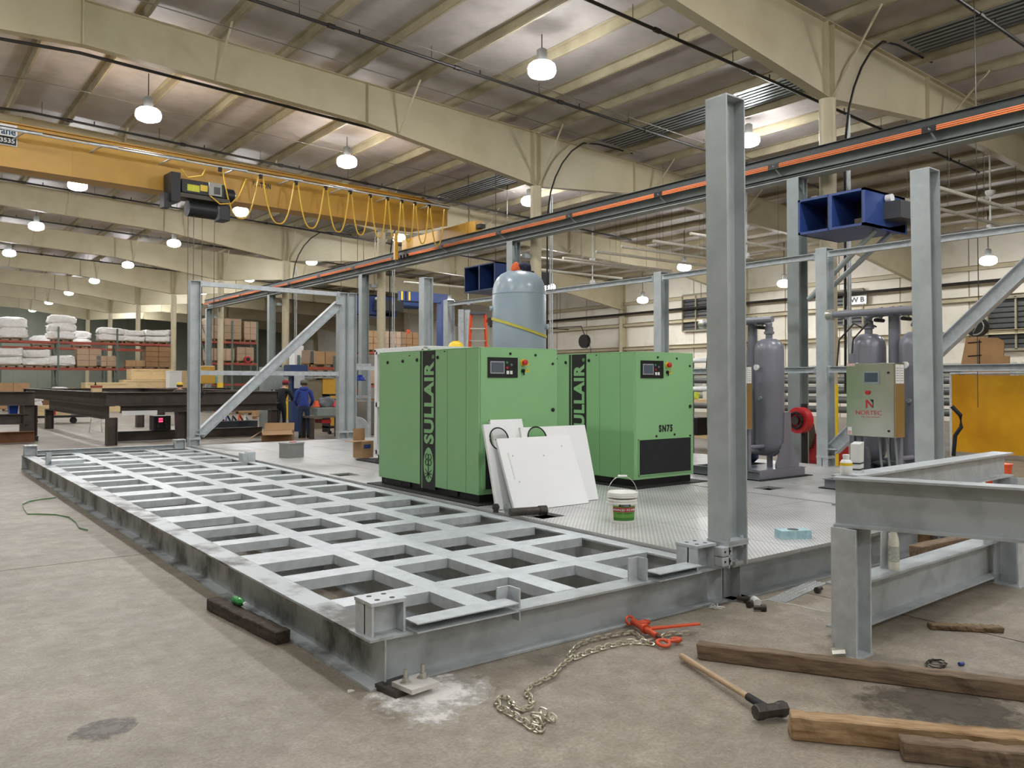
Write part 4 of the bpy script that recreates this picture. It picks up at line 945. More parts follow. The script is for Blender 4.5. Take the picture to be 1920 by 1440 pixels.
for nm, xx, ys_ in (('left', 3.0, LY1), ('middle', 8.8, LY2), ('column', 16.45, LY3)):
    dz = roof(xx) - 8.25; pr_ = lp if nm == 'left' else lamp_proto(dz - .2)
    for k, y in enumerate(ys_): lamp(xx, y, 8.25, 'glowing high bay lamp, %s from the front in the %s row' % (nth(k), nm), pr_)
for k, y in enumerate([-13.5, -4.5, 4.5, 13.5, 22.5, 31.5, 40.5]): lamp(-3.0, y, roof(-3.0) - 1.2, 'added fill lamp, %s from the front in the unseen row left of the camera' % nth(k), lp)  # unseen lamp row, added as fill for the left-facing sides
for o_ in list(COL.objects):
    if 'used' in o_: del o_['used']
def low_lamp(u, v, x, lab):
    q = P(u, v, x=x); o = copy_tree(lp); o.location = q; o['label'] = 'glowing high bay lamp ' + lab
    MB().cyl((0, 0, .5), (0, 0, roof(x) - q.z), .015, seg=6).build('rod', iron, o)
for u, v, x, lab in ((1283, 500, 26, 'above the rail left of the front column'), (1205, 562, 31, 'low over the side wall by the pilaster'), (1470, 531, 31, 'seen between the front column and the braced column'), (1853, 488, 31, 'above the amber curtain at the right'), (843, 566, 24, 'behind the slim posts by the ladder'), (1030, 538, 24, 'just right of the pale tank')): low_lamp(u, v, x, lab)
# ================================================================ crane
t = thing('crane_runway', 'grey crane runway beam with orange conductor bars crossing the hall', 'crane runway', (XR, 20, 0))
MB().ibeam((XR, -8, 6.05), (XR, 42.0, 6.05), .38, .30, .02, .014).build('runway_beam', grey_steel, t, True)
MB().box(XR - .03, XR + .03, -8, 42, 6.05, 6.13).build('rail', black, t, True)
MB().chan((XR - .17, -8, 6.06), (XR - .17, 42, 6.06), .2, .06, .01, mode='mid', flip=1).build('cap_channel', mat('runway_dark', '3c403e', .5, .2), t, True)
for k in range(3): MB().cyl((XR - .26, -8, 5.985 - .032 * k), (XR - .26, 42, 5.985 - .032 * k), .0125, seg=6).build('conductor_bar', mat('conductor_orange', 'f08d58', .4, 0, .05), t, True)
for z in (5.73, 5.78): MB().cyl((XR - .03, -8, z), (XR - .03, 42, z), .012, seg=6).build('cable_run', black, t, True)
for k in range(17):
    y = -6.5 + 3.05 * k
    MB().ang((XR - .02, y, 5.78), (XR - .3, y, 5.95), .035, .005).build('bar_bracket', galv, t, True); MB().box(XR - .275, XR - .245, y - .12, y + .12, 5.9, 6.01).build('bar_hanger', black, t, True)
for k, y in enumerate([5.02 + S * j for j in range(5)]):
    yy = y + .33
    c = MB().ibeam((XR, yy, 0), (XR, yy, 5.67), .3, .26, .016, .012, up=(1, 0, 0), mode='mid').build('runway_column', grey_steel, t, True)
    MB().prism([(-.15, 0), (-.15, -.3), (.0, -.02), (.22, 0)], -.008, .008, TR(XR, yy, 5.66, PI / 2, PI / 2)).build('bracket', grey_steel, c, True)
    MB().box(XR + .15, XC - .1, yy - .33, yy - .2, 5.2, 5.32).build('tie_back', grey_steel, c, True)

t = thing('bridge_crane', 'yellow bridge crane girder spanning the left half of the hall', 'crane', (6, 17.6, 6.3))
gy = lambda x: 17.05 + (x + .2) * .085
g0, g1 = -9.0, 11.0; GT = 7.34; GB = 6.39
def gpt(x, z, d=0): return (x, gy(x) + d, z)
mb = MB()
for d in (-.22, .22): mb.add([gpt(g0, GB, d - .008), gpt(g1, GB, d - .008), gpt(g1, GT, d - .008), gpt(g0, GT, d - .008), gpt(g0, GB, d + .008), gpt(g1, GB, d + .008), gpt(g1, GT, d + .008), gpt(g0, GT, d + .008)], [(3, 2, 1, 0), (4, 5, 6, 7), (0, 1, 5, 4), (1, 2, 6, 5), (2, 3, 7, 6), (3, 0, 4, 7)])
mb.sweep([(-.3, 0), (.3, 0), (.3, .02), (-.3, .02)], gpt(g0, GT), gpt(g1, GT)).sweep([(-.3, -.02), (.3, -.02), (.3, 0), (-.3, 0)], gpt(g0, GB), gpt(g1, GB))
gird = mb.build('girder', yellow, t, True)
mb = MB()
for d in (-.22, .22): mb.add([gpt(g1, GB, d), gpt(g1 + 1.05, 6.62, d), gpt(g1 + 1.05, 7.15, d), gpt(g1, GT, d)], [(0, 1, 2, 3)])
mb.add([gpt(g1, GB, -.24), gpt(g1 + 1.05, 6.62, -.24), gpt(g1 + 1.05, 6.62, .24), gpt(g1, GB, .24)], [(0, 1, 2, 3)]).add([gpt(g1 + 1.05, 6.62, -.24), gpt(g1 + 1.05, 6.62, .24), gpt(g1 + 1.05, 7.15, .24), gpt(g1 + 1.05, 7.15, -.24)], [(0, 1, 2, 3)]).add([gpt(g1, GT + .01, -.3), gpt(g1 + 1.1, 7.15, -.3), gpt(g1 + 1.1, 7.15, .3), gpt(g1, GT + .01, .3)], [(0, 1, 2, 3)])
mb.build('girder_end', yellow, t, True)
for x in (1.3, 5.6, 9.2): MB().box(-.008, .008, -.24, -.225, GB + .01, GT, TR(x, gy(x), 0)).build('web_stiffener', yellow, gird, True)
et = MB().box(XR - .13, XR + .13, 16.2, 20.6, 6.2, 6.55).build('end_truck', yellow, t, True, bevel=.01)
for y in (16.35, 20.4): MB().cyl((XR - .06, y, 6.26), (XR + .06, y, 6.26), .14, seg=18).build('wheel', black, et, True, True)
MB().box(XR - .1, XR + .1, 16.0, 16.2, 6.3, 6.42).build('bumper', black, et, True); MB().box(XR - .15, XR - .13, 16.6, 16.68, 6.2, 6.56).build('truck_stiffener', yellow, et, True)
MB().box(XR - .42, XR - .3, 20.55, 20.65, 5.85, 6.75).build('collector_bracket', yellow, t, True)
for k in range(3): MB().box(XR - .36, XR - .22, 19.9 + .2 * k, 19.98 + .2 * k, 5.86, 5.98).build('collector_shoe', black, t, True)
tg = Matrix.Translation((0, 0, 0))
ang_g = math.atan(.085)
o = text('7.5-TON', .2, ink, None, Matrix.Identity(4), 'capacity_lettering', .003, .004, 1, 'LEFT', 1.1, (.52, .14)); o.parent = gird
q = P(472, 350, y=gy(6.0) - .235); o.matrix_basis = wmat(gird).inverted() @ (Matrix.Translation((q.x, gy(q.x) - .236, q.z)) @ Matrix.Rotation(ang_g, 4, 'Z') @ Matrix.Rotation(PI / 2, 4, 'X'))
# maker's sign on the girder
sg = thing('crane_sign', 'white sign with black telephone band at the left end of the crane girder', 'sign', (0, gy(0) - .24, 6.85), ang_g)
q0, q1 = P(-75, 230, y=gy(0) - .24), P(32, 273, y=gy(.3) - .24); hx = q1.x - sg.location.x
sgn = MB().box(hx - 1.35, hx, -.012, -.0, .0, .46).build('board', whitep, sg); MB().box(hx - 1.33, hx - .02, -.015, -.012, .02, .2).build('black_band', ink, sg)
text('Crane', .26, mat('sign_blue', '24425f', .5, 0, 0), sg, Matrix.Translation((hx - .53, -.014, .235)) @ Matrix.Rotation(PI / 2, 4, 'X'), 'name_lettering', .002, .006, 1, 'LEFT', 1, (.5, .16)); text('800-3535', .15, whitep, sg, Matrix.Translation((hx - .6, -.017, .06)) @ Matrix.Rotation(PI / 2, 4, 'X'), 'number_lettering', .002, .003, 1, 'LEFT', 1, (.55, .1))
# festoon rail, trolleys, yellow cable
fr = thing('festoon_line', 'festoon track with looping yellow cables along the crane girder', 'cable track', (6, gy(6) - .75, 6.9))
def fpt(x, z=7.07): return (x, gy(x) - .75, z)
MB().tube([fpt(-3), fpt(11.8)], .022, 6).build('track', galv, fr, True)
MB().tube([fpt(-3, 7.12), fpt(11.8, 7.12)], .012, 5).build('track_cable', black, fr, True)
for k in range(10):
    x = .9 + 1.55 * k - .6
    if x < 11.6: MB().ang((x, gy(x) - .75, 7.07), (x - .18, gy(x) - .24, 7.0), .04, .006).build('support_arm', galv, fr, True); MB().box(x - .3, x + .3, gy(x) - .79, gy(x) - .75, 7.06, 7.1).build('splice', galv, fr, True)
us = [446, 515, 578, 632, 675, 710, 739, 763, 785, 809, 835]
nx = [P(u, 340, y=gy(8) - .75).x for u in us]
nx = [4.55, 5.62, 6.62, 7.5, 8.27, 8.92, 9.5, 10.0, 10.47, 11.0, 11.6]
for i in range(len(nx) - 1):
    a, b_ = nx[i], nx[i + 1]; pts = []
    for k in range(15):
        s = k / 14; x = a + (b_ - a) * (.06 + .88 * s); dz = -1.15 * (1 - abs(2 * s - 1) ** 2.6)
        pts.append((x, gy(x) - .78, 7.0 + dz))
    MB().tube(pts, .02, 6).build('cable_loop', yel_cab, fr, True, True); MB().box(a - .04, a + .04, gy(a) - .8, gy(a) - .72, 6.96, 7.06).build('trolley', black, fr, True)
# hoist
hz = thing('hoist_trolley', 'black wire rope hoist with yellow warning label under the crane girder', 'hoist', (4.1, gy(4.1), 6.3), ang_g)
hx0 = P(315, 345, y=gy(3) - .5).x; 
bm_ = mat('hoist_black', '26282a', .45, .2, .1); cg = mat('hoist_grey', 'a9aaa5', .5)
MB().box(-.55, .55, -.75, -.42, -.0, .34).build('motor_case', bm_, hz, bevel=.02); MB().box(-.62, .62, -.8, -.3, -.12, -.02).build('trolley_frame', mat('hoist_brown', '4a4236', .5), hz)
MB().box(-.42, -.12, -.757, -.75, .06, .22).build('warning_label', mat('label_yellow_green', 'd6d83a', .5), hz); MB().box(-.1, .08, -.757, -.75, .1, .25).build('warning_label', yel_pl, hz)
pb = MB().box(.1, .42, -.8, -.75, .02, .34).build('control_box', cg, hz); MB().box(.22, .38, -.805, -.8, .06, .24).build('name_plate', mat('plate_dark', '4b4c4c', .5), pb)
MB().cyl((.5, -.6, .12), (.78, -.6, .12), .17, seg=18).build('end_motor', bm_, hz, smooth=True); MB().cyl((.78, -.6, .12), (.84, -.6, .12), .1, seg=14).build('motor_cap', silver, hz, smooth=True)
MB().box(-.82, -.6, -.8, -.3, -.25, .45).build('side_plate', bm_, hz); MB().box(-.95, -.78, -.7, -.4, -.4, -.05).build('wheel_block', bm_, hz)
MB().cyl((-.35, -.55, -.33), (.35, -.55, -.33), .2, seg=20).build('rope_drum', bm_, hz, smooth=True); MB().box(.4, .66, -.75, -.35, -.55, -.15).build('gear_case', bm_, hz, bevel=.02)
MB().tube([(-.6, -.8, .55), (-.45, -.85, .35), (-.1, -.85, .45), (.0, -.82, .65)], .018, 6).build('lead_cable', yel_cab, hz, smooth=True); MB().tube([(.1, -.84, .0), (.35, -.86, -.18), (.65, -.84, -.12), (.9, -.75, .15), (1.1, -.7, .6)], .018, 6).build('lead_cable', yel_cab, hz, smooth=True)
for k, (x, y) in enumerate(((-.2, -.6), (.05, -.5), (.32, -.6), (-.28, -.45))): MB().cyl((x, y, -4.2), (x, y, -.35), .009, seg=5).build('wire_rope', iron, hz)
MB().box(-.25, .35, -.65, -.4, -4.65, -4.2).build('hook_block', yellow, hz, bevel=.03); MB().tube([(.05, -.52, -4.65), (.05, -.52, -4.8), (.12, -.52, -4.9), (.05, -.52, -4.98), (-.05, -.52, -4.9)], .03, 8).build('hook', iron, hz, smooth=True)

# ================================================================ sprinkler pipes, conduits, fans
pipe_m = mat('sprinkler_pipe', '2a2622', .5, .3, .1)
def roof_pipe(label, y, x0, x1, dz=.5, r=.035, m=pipe_m, heads=True, name='sprinkler_pipe', cat='pipe'):
    t = thing(name, label, cat, ((x0 + x1) / 2, y, roof((x0 + x1) / 2) - dz))
    pts = [(x, y, roof(x) - dz) for x in ([x0, x1] if not (x0 < 1 < x1) else [x0, 1, x1])]
    MB().tube(pts, r, 8).build('pipe', m, t, True, True)
    if heads:
        for x in [x0 + 1.2 + 3.04 * k for k in range(int((x1 - x0) / 3.04))]:
            MB().cyl((x, y, roof(x) - dz), (x, y, roof(x) - .2), .007, seg=5).build('hanger_rod', pipe_m, t, True)
            MB().cyl((x + 1.3, y, roof(x + 1.3) - dz), (x + 1.3, y, roof(x + 1.3) - dz + .12), .016, seg=6).build('sprinkler_head', pipe_m, t, True); MB().cyl((x + .6, y, roof(x + .6) - dz), (x + .75, y, roof(x + .75) - dz), r * 1.5, seg=8).build('coupling', pipe_m, t, True)
def py(u, v, dz):
    q = P(u, v, z=8.6)
    for _ in range(5): q = P(u, v, z=roof(q.x) - dz)
    return q.y
roof_pipe('black sprinkler pipe hugging the nearest full roof beam, left half', 14.6, -6, 9.5, roof(2.58) - 8.35, heads=False)
roof_pipe('black sprinkler pipe between the two nearest left lamps', py(300, 262, .55), -6, 24, .55)
roof_pipe('black sprinkler pipe crossing just above the nearest full roof beam', py(850, 125, .5), -6, 24, .5)
roof_pipe('black sprinkler pipe crossing beside the right-hand roof beam', py(1250, 65, .5), 2, 24, .5)
roof_pipe('black sprinkler pipe beyond the crane girder', py(60, 345, .5), -6, 24, .5)
roof_pipe('black sprinkler pipe at the second lamp beyond the crane', py(300, 447, .5), -6, 24, .5)
roof_pipe('black sprinkler pipe over the far racks', py(100, 480, .5), -6, 24, .5)
roof_pipe('black sprinkler pipe at the upper right corner', py(1870, 50, .5), 12, 30, .5)
thin = mat('conduit', '6d665a', .5, .2)
roof_pipe('thin conduit feeding the nearest middle lamp', py(850, 108, .3), -6, 20, .3, .012, thin, False, 'conduit')
roof_pipe('thin conduit above the nearest full roof beam', py(850, 180, .3), -6, 16, .3, .012, thin, False, 'conduit')
roof_pipe('thin conduit over the left lamp', py(300, 205, .3), -6, 16, .3, .01, thin, False, 'conduit')
# swooping cables down to the columns
for k, (yy, lab) in enumerate(((FY[3], 'black cable swooping down to the column in front of the blue unit'), (FY[4], 'black cable swooping down to the column behind the runway'), (FY[5], 'black cable swooping down to the second column beyond the crane'), (FY[6], 'black cable swooping down to the column near the racks'))):
    t = thing('drop_cable', lab, 'cable', (XC + .3, yy - .2, 6))
    MB().tube([(16.2, yy - .35, roof(16.2) - .1), (14.8, yy - .32, roof(14.8) - .12), (14.2, yy - .31, 8.72), (13.75, yy - .3, 8.4), (13.4, yy - .3, 8.0), (13.15, yy - .28, 7.55), (12.99, yy - .26, 7.1), (12.92, yy - .24, 6.6), (12.9, yy - .22, 6.2), (12.9, yy - .2, 1.5)], .025, 6).build('cable', black, t, True, True)
    MB().tube([(13.02, yy - .2, 7.0), (13.02, yy - .2, 1.5)], .02, 6).build('conduit', galv, t, True); MB().tube([(13.1, yy - .2, 7.0), (13.1, yy - .2, 1.5)], .02, 6).build('conduit', galv, t, True)
# hanging white heater/conduit tubes over the right bay
wt = mat('white_tube', 'cfcabd', .5)
for k, (u0, v0, u1, v1) in enumerate(((1020, 465, 1190, 520), (1060, 483, 1255, 509), (1110, 473, 1350, 500), (1165, 462, 1345, 487), (1230, 451, 1335, 470), (1010, 505, 1165, 522), (1300, 437, 1480, 470), (1770, 345, 1910, 405), (1700, 360, 1840, 425), (780, 525, 880, 545))):
    z = 6.2; a = P(u0, v0, z=z); b_ = P(u1, v1, z=z); yy = (a.y + b_.y) / 2; xa, xb = sorted((P(u0, v0, z=z).x, P(u1, v1, z=z).x))
    xa = max(xa, 14); xb = min(xb, 33); 
    if xb - xa < 2: xb = xa + 4
    t = thing('hanging_tube', 'white overhead light tube number hung over the side bay, %s from the tank' % ORD[k], 'tube', ((xa + xb) / 2, yy, z), 0, 'hanging tubes over the side bay')
    t['label'] = 'long white overhead tube over the side bay, %s counted from the pale tank' % ORD[k]
    MB().cyl((xa, yy, z), (xb, yy, z), .05, seg=8).build('tube', wt, t, True, True)
    for s in (.15, .5, .85): x = xa + (xb - xa) * s; MB().cyl((x, yy, z), (x, yy, roof(x)), .006, seg=4).build('hanger_wire', iron, t, True)
for k, (u, v, lab) in enumerate(((1111, 530, 'above the right cabinet'), (1400, 480, 'beside the front column'), (1857, 428, 'above the amber curtain'), (878, 568, 'left of the pale tank'))):
    q = P(u, v, z=6.1); t = thing('ceiling_fan', 'white ceiling fan on a long rod ' + lab, 'ceiling fan', tuple(q))
    MB().cyl((0, 0, .05), (0, 0, roof(q.x) - 6.1), .025, seg=8).build('rod', whitep, t); MB().lathe([(.03, .12), (.1, .1), (.12, .0), (.1, -.1), (.03, -.12)], 14).build('motor', whitep, t, smooth=True); MB().lathe([(.02, .9), (.1, .95), (.14, 1.05), (.14, 1.08)], 12).build('canopy', whitep, t, smooth=True)
    for a in range(3): MB().box(.1, .75, -.06, .06, -.01, .005, TR(0, 0, 0, a * 2.094 + .4, .15)).build('blade', whitep, t)
# ================================================================ blue air-cleaner boxes
def blue_unit(label, q, s=1., beams=True):
    """hollow two-bay hood; q = lower near corner of the open front (-X side faces the camera)"""
    t = thing('air_cleaner', label, 'air cleaner', q)
    W_, D_, H_ = 2.1 * s, 2.2 * s, 1.04 * s       # W along +Y, D along +X
    th = .04
    sh = MB().box(0, D_, 0, th, 0, H_).box(0, D_, W_ - th, W_, 0, H_).box(0, D_, 0, W_, H_ - th, H_).box(0, D_, 0, W_, 0, th).build('hood', blue, t)
    MB().box(0, D_ * .6, W_ / 2 - .03, W_ / 2 + .03, th, H_ - th).build('divider', blue, t)
    MB().box(D_ * .6, D_ * .62, th, W_ - th, th, H_ - th).build('filter_bank', mat('filter_dark', '2b2f38', .8), t)
    for y0 in (th, W_ / 2 + .03): MB().prism([(0, 0), (D_ * .6, H_ * .3), (D_ * .6, H_), (0, H_)], 0, .02, TR(0, y0 + .02, 0, 0, PI / 2)).build('baffle', blue_d, t)
    MB().box(D_ * .35, D_ * .6, W_ * .2, W_ * .36, th, H_ * .35).build('filter_roll', mat('filter_paper', '8d8069', .9), t)
    MB().box(D_ * .45, D_ * 1.1, -.5 * s, 0, H_ * .25, H_ * .72).build('outlet_duct', mat('duct_grey', '4d4e50', .5, .2), t)
    MB().prism([(0, 0), (D_ * .7, 0), (D_ * .7, .3 * s)], -.02, .0, TR(D_ * .35, -.0, -.02, 0, PI / 2)).build('side_gusset', blue, t)
    MB().cyl((D_ * .5, -.02, H_ * .82), (D_ * .5, -.12, H_ * .82), .07, seg=16).build('gauge', whitep, t, smooth=True)
    for x_, y_ in ((.1, .1), (D_ - .1, .1), (.1, W_ - .1), (D_ - .1, W_ - .1)):
        if not beams: MB().cyl((x_, y_, H_), (x_, y_, roof(q[0] + x_) - q[2]), .012, seg=6).build('hanger_rod', iron, t)
    if beams:
        for x in (.25, 1.1): MB().cyl((D_ * .3 + x * s, W_ * .1, -.02), (D_ * .1 + x * .3, W_ * .95, -1.9 * s), .045, seg=8).build('strut', grey_steel, t)
    return t
qa = P(1628, 440, x=11.2)
blue_unit('big blue two-bay air cleaner on struts under the crane runway', tuple(P(1622, 421, x=10.6)), .59)
blue_unit('blue two-bay air cleaner half hidden by the pale tank top', tuple(P(928, 541, x=14.0)), .86, False)
u = blue_unit('distant blue air cleaner behind the far paired columns', tuple(P(668, 590, x=13.9)), .85, False)

# ================================================================ dark unpainted steel frames
fr = thing('steel_trestle', 'large dark unpainted steel beam frame on legs beyond the skid', 'steel trestle', (2.75, 20, 0))
a0 = (2.75, 20.0); xr_ = 7.35; yb_ = 36
for (p, q) in (((2.65, 20, 1.42), (xr_, 20, 1.42)), ((2.75, 20.15, 1.42), (2.75, yb_, 1.42)), ((2.65, yb_, 1.42), (xr_ + 4, yb_, 1.42)), ((xr_, 20.15, 1.42), (xr_, yb_, 1.42))):
    MB().ibeam(p, q, .36, .3, .02, .014).build('top_beam', dark_steel, fr, True)
MB().ibeam((2.75, 20.15, 1.06), (2.75, 30, 1.06), .36, .3, .02, .014).build('doubler_beam', dark_steel, fr, True)
MB().ibeam((3.0, 20.0, 1.06), (xr_, 20.0, 1.06), .2, .25, .02, .014).build('lower_rail', dark_steel, fr, True)
for x, y, h in ((2.78, 20.0, .74), (xr_ - .1, 20.0, .86), (2.75, 30, .7), (4.6, 20.05, .86), (5.6, 29, 1.06), (6.6, 30, 1.06)):
    MB().ibeam((x, y, 0), (x, y, h), .26, .26, .016, .012, up=(1, 0, 0), mode='mid').build('leg', dark_steel, fr, True)
MB().ibeam((3.0, 21.2, .3), (xr_, 21.2, .3), .28, .2, .016, .012).build('floor_beam', dark_steel, fr, True)
MB().box(3.0, 3.9, 19.83, 19.85, .8, .92).build('white_tag', whitep, fr, True)
f2 = thing('steel_trestle', 'dark steel beam frame cut by the left picture edge', 'steel trestle', (1.1, 20.8, 0))
q = P(53, 826, z=0)
MB().ibeam((q.x, q.y, .08), (q.x, q.y, 1.02), .36, .36, .02, .014, up=(1, .2, 0), mode='mid').build('leg', dark_steel, f2, True)
e = P(60, 729, z=1.42); MB().ibeam((q.x - 5, q.y + 1.0, 1.42), (q.x + .15, q.y, 1.42), .4, .34, .02, .014).build('top_beam', dark_steel, f2, True)
MB().ibeam((q.x - 5, q.y + .8, .78), (q.x, q.y, .78), .3, .25, .02, .014).build('shelf_beam', dark_steel, f2, True)
MB().ibeam((q.x - 5, q.y - 1.4, .33), (q.x - .0, q.y - 1.2, .33), .3, .2, .016, .012).build('floor_beam', mat('rusty', '6b4529', .7, .1, .3, 4), f2, True); MB().ibeam((q.x - 5, q.y - .6, .14), (q.x + .2, q.y - .4, .14), .14, .2, .016, .012).build('floor_beam', dark_steel, f2, True)
MB().cbox((q.x, q.y, .06), (.42, .42, .1)).build('base_plate', galv, f2, True)
t = thing('plastic_bin', 'small blue plastic bin on the left dark shelf beam', 'bin', tuple(P(24, 782, y=q.y + .6)))
MB().lathe([(.12, 0), (.17, .33), (.18, .33), (.18, .36), (.16, .36)], 4, Matrix.Rotation(.9, 4, 'Z')).build('body', mat('blue_plastic', '1f4fb0', .4), t); MB().box(-.14, .14, -.14, .14, .0, .02).build('bottom', MATS['blue_plastic'], t)
t = thing('welding_machine', 'black welding machine with red digits on the dark steel frame', 'welder', tuple(P(300, 806, y=21.2)), 0)
zz = t.location.z; t.location = (P(300, 800, y=21.2).x, 21.2, .3)
MB().box(-.22, .25, -.2, .3, 0, .42).build('case', mat('welder_black', '202124', .5), t, bevel=.015); MB().box(-.18, .22, -.21, -.2, .05, .37).build('front_panel', black, t)
for zq in (.24, .31):
    MB().box(-.09, .02, -.215, -.21, zq, zq + .045).build('digit_display', mat('red_led', 'ff3355', .4, emit=2.2), t)
for xq, zq in ((.1, .3), (.1, .2), (-.1, .12), (.12, .1)): MB().cyl((xq, -.21, zq), (xq, -.24, zq), .03, seg=12).build('knob', iron, t)
t = thing('wood_block', 'red and tan packing block on the dark frame corner', 'block', (2.55, 20.75, 1.42)); MB().box(-.12, .12, -.1, .1, 0, .12).build('block', ply, t); MB().box(-.13, .13, -.11, .11, .12, .18).build('red_cap', red_rack, t)
t = thing('drink_bottle', 'dark bottle with pale label standing on the dark frame', 'bottle', tuple(P(179, 731, z=1.42))); MB().lathe([(.04, 0), (.045, .02), (.045, .16), (.02, .22), (.02, .28)], 12).build('body', mat('brown_glass', '3a2216', .2), t, smooth=True); MB().lathe([(.046, .08), (.046, .16)], 12).build('label', paper, t)

# ================================================================ pallet racks at the far left
def rack(label, x0, x1, y, bays, levels, depth=1.1, top=None):
    t = thing('pallet_rack', label, 'rack', ((x0 + x1) / 2, y, 0)); n = bays; top = top or levels[-1] + .9
    for k in range(n + 1):
        x = x0 + (x1 - x0) * k / n
        for yy in (y, y + depth): MB().box(x - .05, x + .05, yy - .04, yy + .04, 0, top).build('upright', green_rack, t, True)
        mb = MB()
        for zq in [top * j / 5 for j in range(5)]: mb.ang((x, y, zq + .1), (x, y + depth, zq + top / 5), .04, .006)
        mb.build('bracing', green_rack, t, True)
    for z in levels:
        for k in range(n):
            xa = x0 + (x1 - x0) * k / n + .05; xb = x0 + (x1 - x0) * (k + 1) / n - .05
            for yy in (y - .03, y + depth + .03): MB().box(xa, xb, yy - .025, yy + .025, z - .13, z).build('shelf_beam', red_rack, t, True)
    return t
RY = 53.0
zl2 = P(150, 641, y=RY).z; zl1 = P(150, 690, y=RY).z
xa, xb = P(-140, 640, y=RY).x, P(322, 640, y=RY).x
rack('long red and green pallet rack loaded with white sacks at the far left', xa, xb, RY, 4, [zl1, zl2], 1.1)
rack('second red pallet rack row close behind the sack rack', xa + 1, xb, RY + 4.5, 4, [zl1 + .1, zl2 - .2], 1.1)
pal = mat('pallet_wood', '8a6f4c', .8, 0, .25, 5)
def pallet(parent, w=1.15, d=1.0):
    mb = MB()
    for k in range(5): mb.box(-w / 2, w / 2, -d / 2 + k * d / 5 + .02, -d / 2 + (k + 1) * d / 5 - .02, .1, .12)
    for k in (-1, 0, 1): mb.box(k * w * .45 - .04, k * w * .45 + .04, -d / 2, d / 2, .0, .1)
    return mb.build('pallet', pal, parent)
def sacks(label, u, v, y, n, w=1.2, h=.42, m=wrap, pl=True, z=None, seed=1):
    q = P(u, v, y=y); t = thing('sack_pallet', label, 'sacks', (q.x, y + .5, z if z is not None else q.z), 0, 'white sacks in the storage area')
    zz = 0
    if pl: pallet(t); zz = .12
    for k in range(n):
        bm = bmesh.new(); bmesh.ops.create_icosphere(bm, subdivisions=4, radius=1); rr = random.Random(seed * 13 + k)
        ph = [(rr.uniform(4, 11), rr.uniform(0, 6), rr.uniform(4, 11), rr.uniform(0, 6), rr.uniform(3, 8), rr.uniform(0, 6)) for _ in range(5)]
        for vv in bm.verts:
            c = vv.co; e_ = .42; p_ = [math.copysign(abs(a) ** e_, a) for a in c]; m_ = max(1, sum(abs(a) ** 6 for a in p_) ** (1 / 6))
            dd = sum(math.sin(a * c.x + b_) * math.sin(c_ * c.y + d_) * math.cos(e2 * c.z + f_) for a, b_, c_, d_, e2, f_ in ph) * .045
            q_ = [a / m_ * (1 + dd) for a in p_]
            vv.co = Vector((q_[0] * w * .5, q_[1] * .5, (q_[2] * .5 + .5) * h + .05 * math.sin(3 * c.x + seed) * (q_[2] > 0)))
        me = bpy.data.meshes.new('sack'); bm.to_mesh(me); bm.free(); me.materials.append(m); me.polygons.foreach_set('use_smooth', [True] * len(me.polygons))
        o = bpy.data.objects.new('sack', me); COL.objects.link(o); o.parent = t; o.location = (R.uniform(-.05, .05), 0, zz); o.rotation_euler = (0, R.uniform(-.04, .04), R.uniform(-.06, .06)); zz += h * .97
    return t
top_ = [(22, 3.05, 2, 'leftmost white sack pallet on the top shelf'), (118, 3, 3, 'tallest white sack stack on the top shelf'), (213, 3, 2, 'lumpy white sack pallet in the middle of the top shelf'), (253, 2, 2, 'low white sack pair right of the lumpy one on the top shelf'), (297, 2, 2, 'white sack pallet at the right end of the top shelf')]
for k, (u, _, n, lab) in enumerate(top_): sacks(lab, u, 640, RY, n, (1.75, 1.6, 1.75, 1.35, 1.6)[k], (.62, .5, .42, .38, .42)[k], z=zl2, seed=k + 1)
sacks('white sacks heaped at the far left of the middle shelf', 15, 690, RY, 2, 1.6, .55, z=zl1, seed=11)
sacks('slumped white sacks on a blue pallet on the middle shelf', 68, 690, RY, 2, 1.5, .5, z=zl1, seed=12)
sacks('single broad white sack pallet on the middle shelf', 113, 690, RY, 1, 1.75, .62, z=zl1, seed=13)
sacks('white sack peeking out behind the top shelf, left part', 80, 645, RY + 4.5, 1, 1.4, .6, z=zl2 - .2, seed=14); sacks('white sack behind the top shelf right of the tallest stack', 155, 645, RY + 4.5, 2, 1.2, .5, z=zl2 - .2, seed=15)
def cartons(label, q, nx, ny, nz, sx, sy, sz, m, wrapm=None, pl=True, rz=0, group=None, name='carton_stack'):
    t = thing(name, label, 'cartons', q, rz, group); z0 = 0
    if pl: pallet(t, nx * sx, ny * sy); z0 = .12
    for i in range(nx):
        for k in range(nz):
            for j in range(ny):
                if j > 0 and 0 < k < nz - 1 and 0 < i < nx - 1: continue
                j_ = R.uniform(-.008, .008)
                MB().box(-nx * sx / 2 + i * sx + .014 + j_, -nx * sx / 2 + (i + 1) * sx - .014 + j_, -ny * sy / 2 + j * sy + .006, -ny * sy / 2 + (j + 1) * sy - .006, z0 + k * sz + .01, z0 + (k + 1) * sz - .01).build('carton', m, t)
    if wrapm: MB().box(-nx * sx / 2 - .012, nx * sx / 2 + .012, -ny * sy / 2 - .012, ny * sy / 2 + .012, z0 + .05, z0 + nz * sz + .012).build('film_wrap', wrapm, t)
    return t
film = mat('film', 'e9e6df', .12, 0, .0, alpha=.16, bump=.5, bscale=5)
def on(u, y, z): q = P(u, 700, y=y); return (q.x, y + .5, z)
cartons('film-wrapped cartons on the middle shelf, left pair', on(167, RY, zl1), 2, 2, 3, .68, .5, .36, carton, film)
cartons('film-wrapped low cartons on the middle shelf, right pair', on(200, RY, zl1), 2, 2, 2, .6, .5, .33, carton, film)
cartons('two small tan cartons on the middle shelf', on(256, RY, zl1), 2, 1, 1, .62, .6, .42, carton, None)
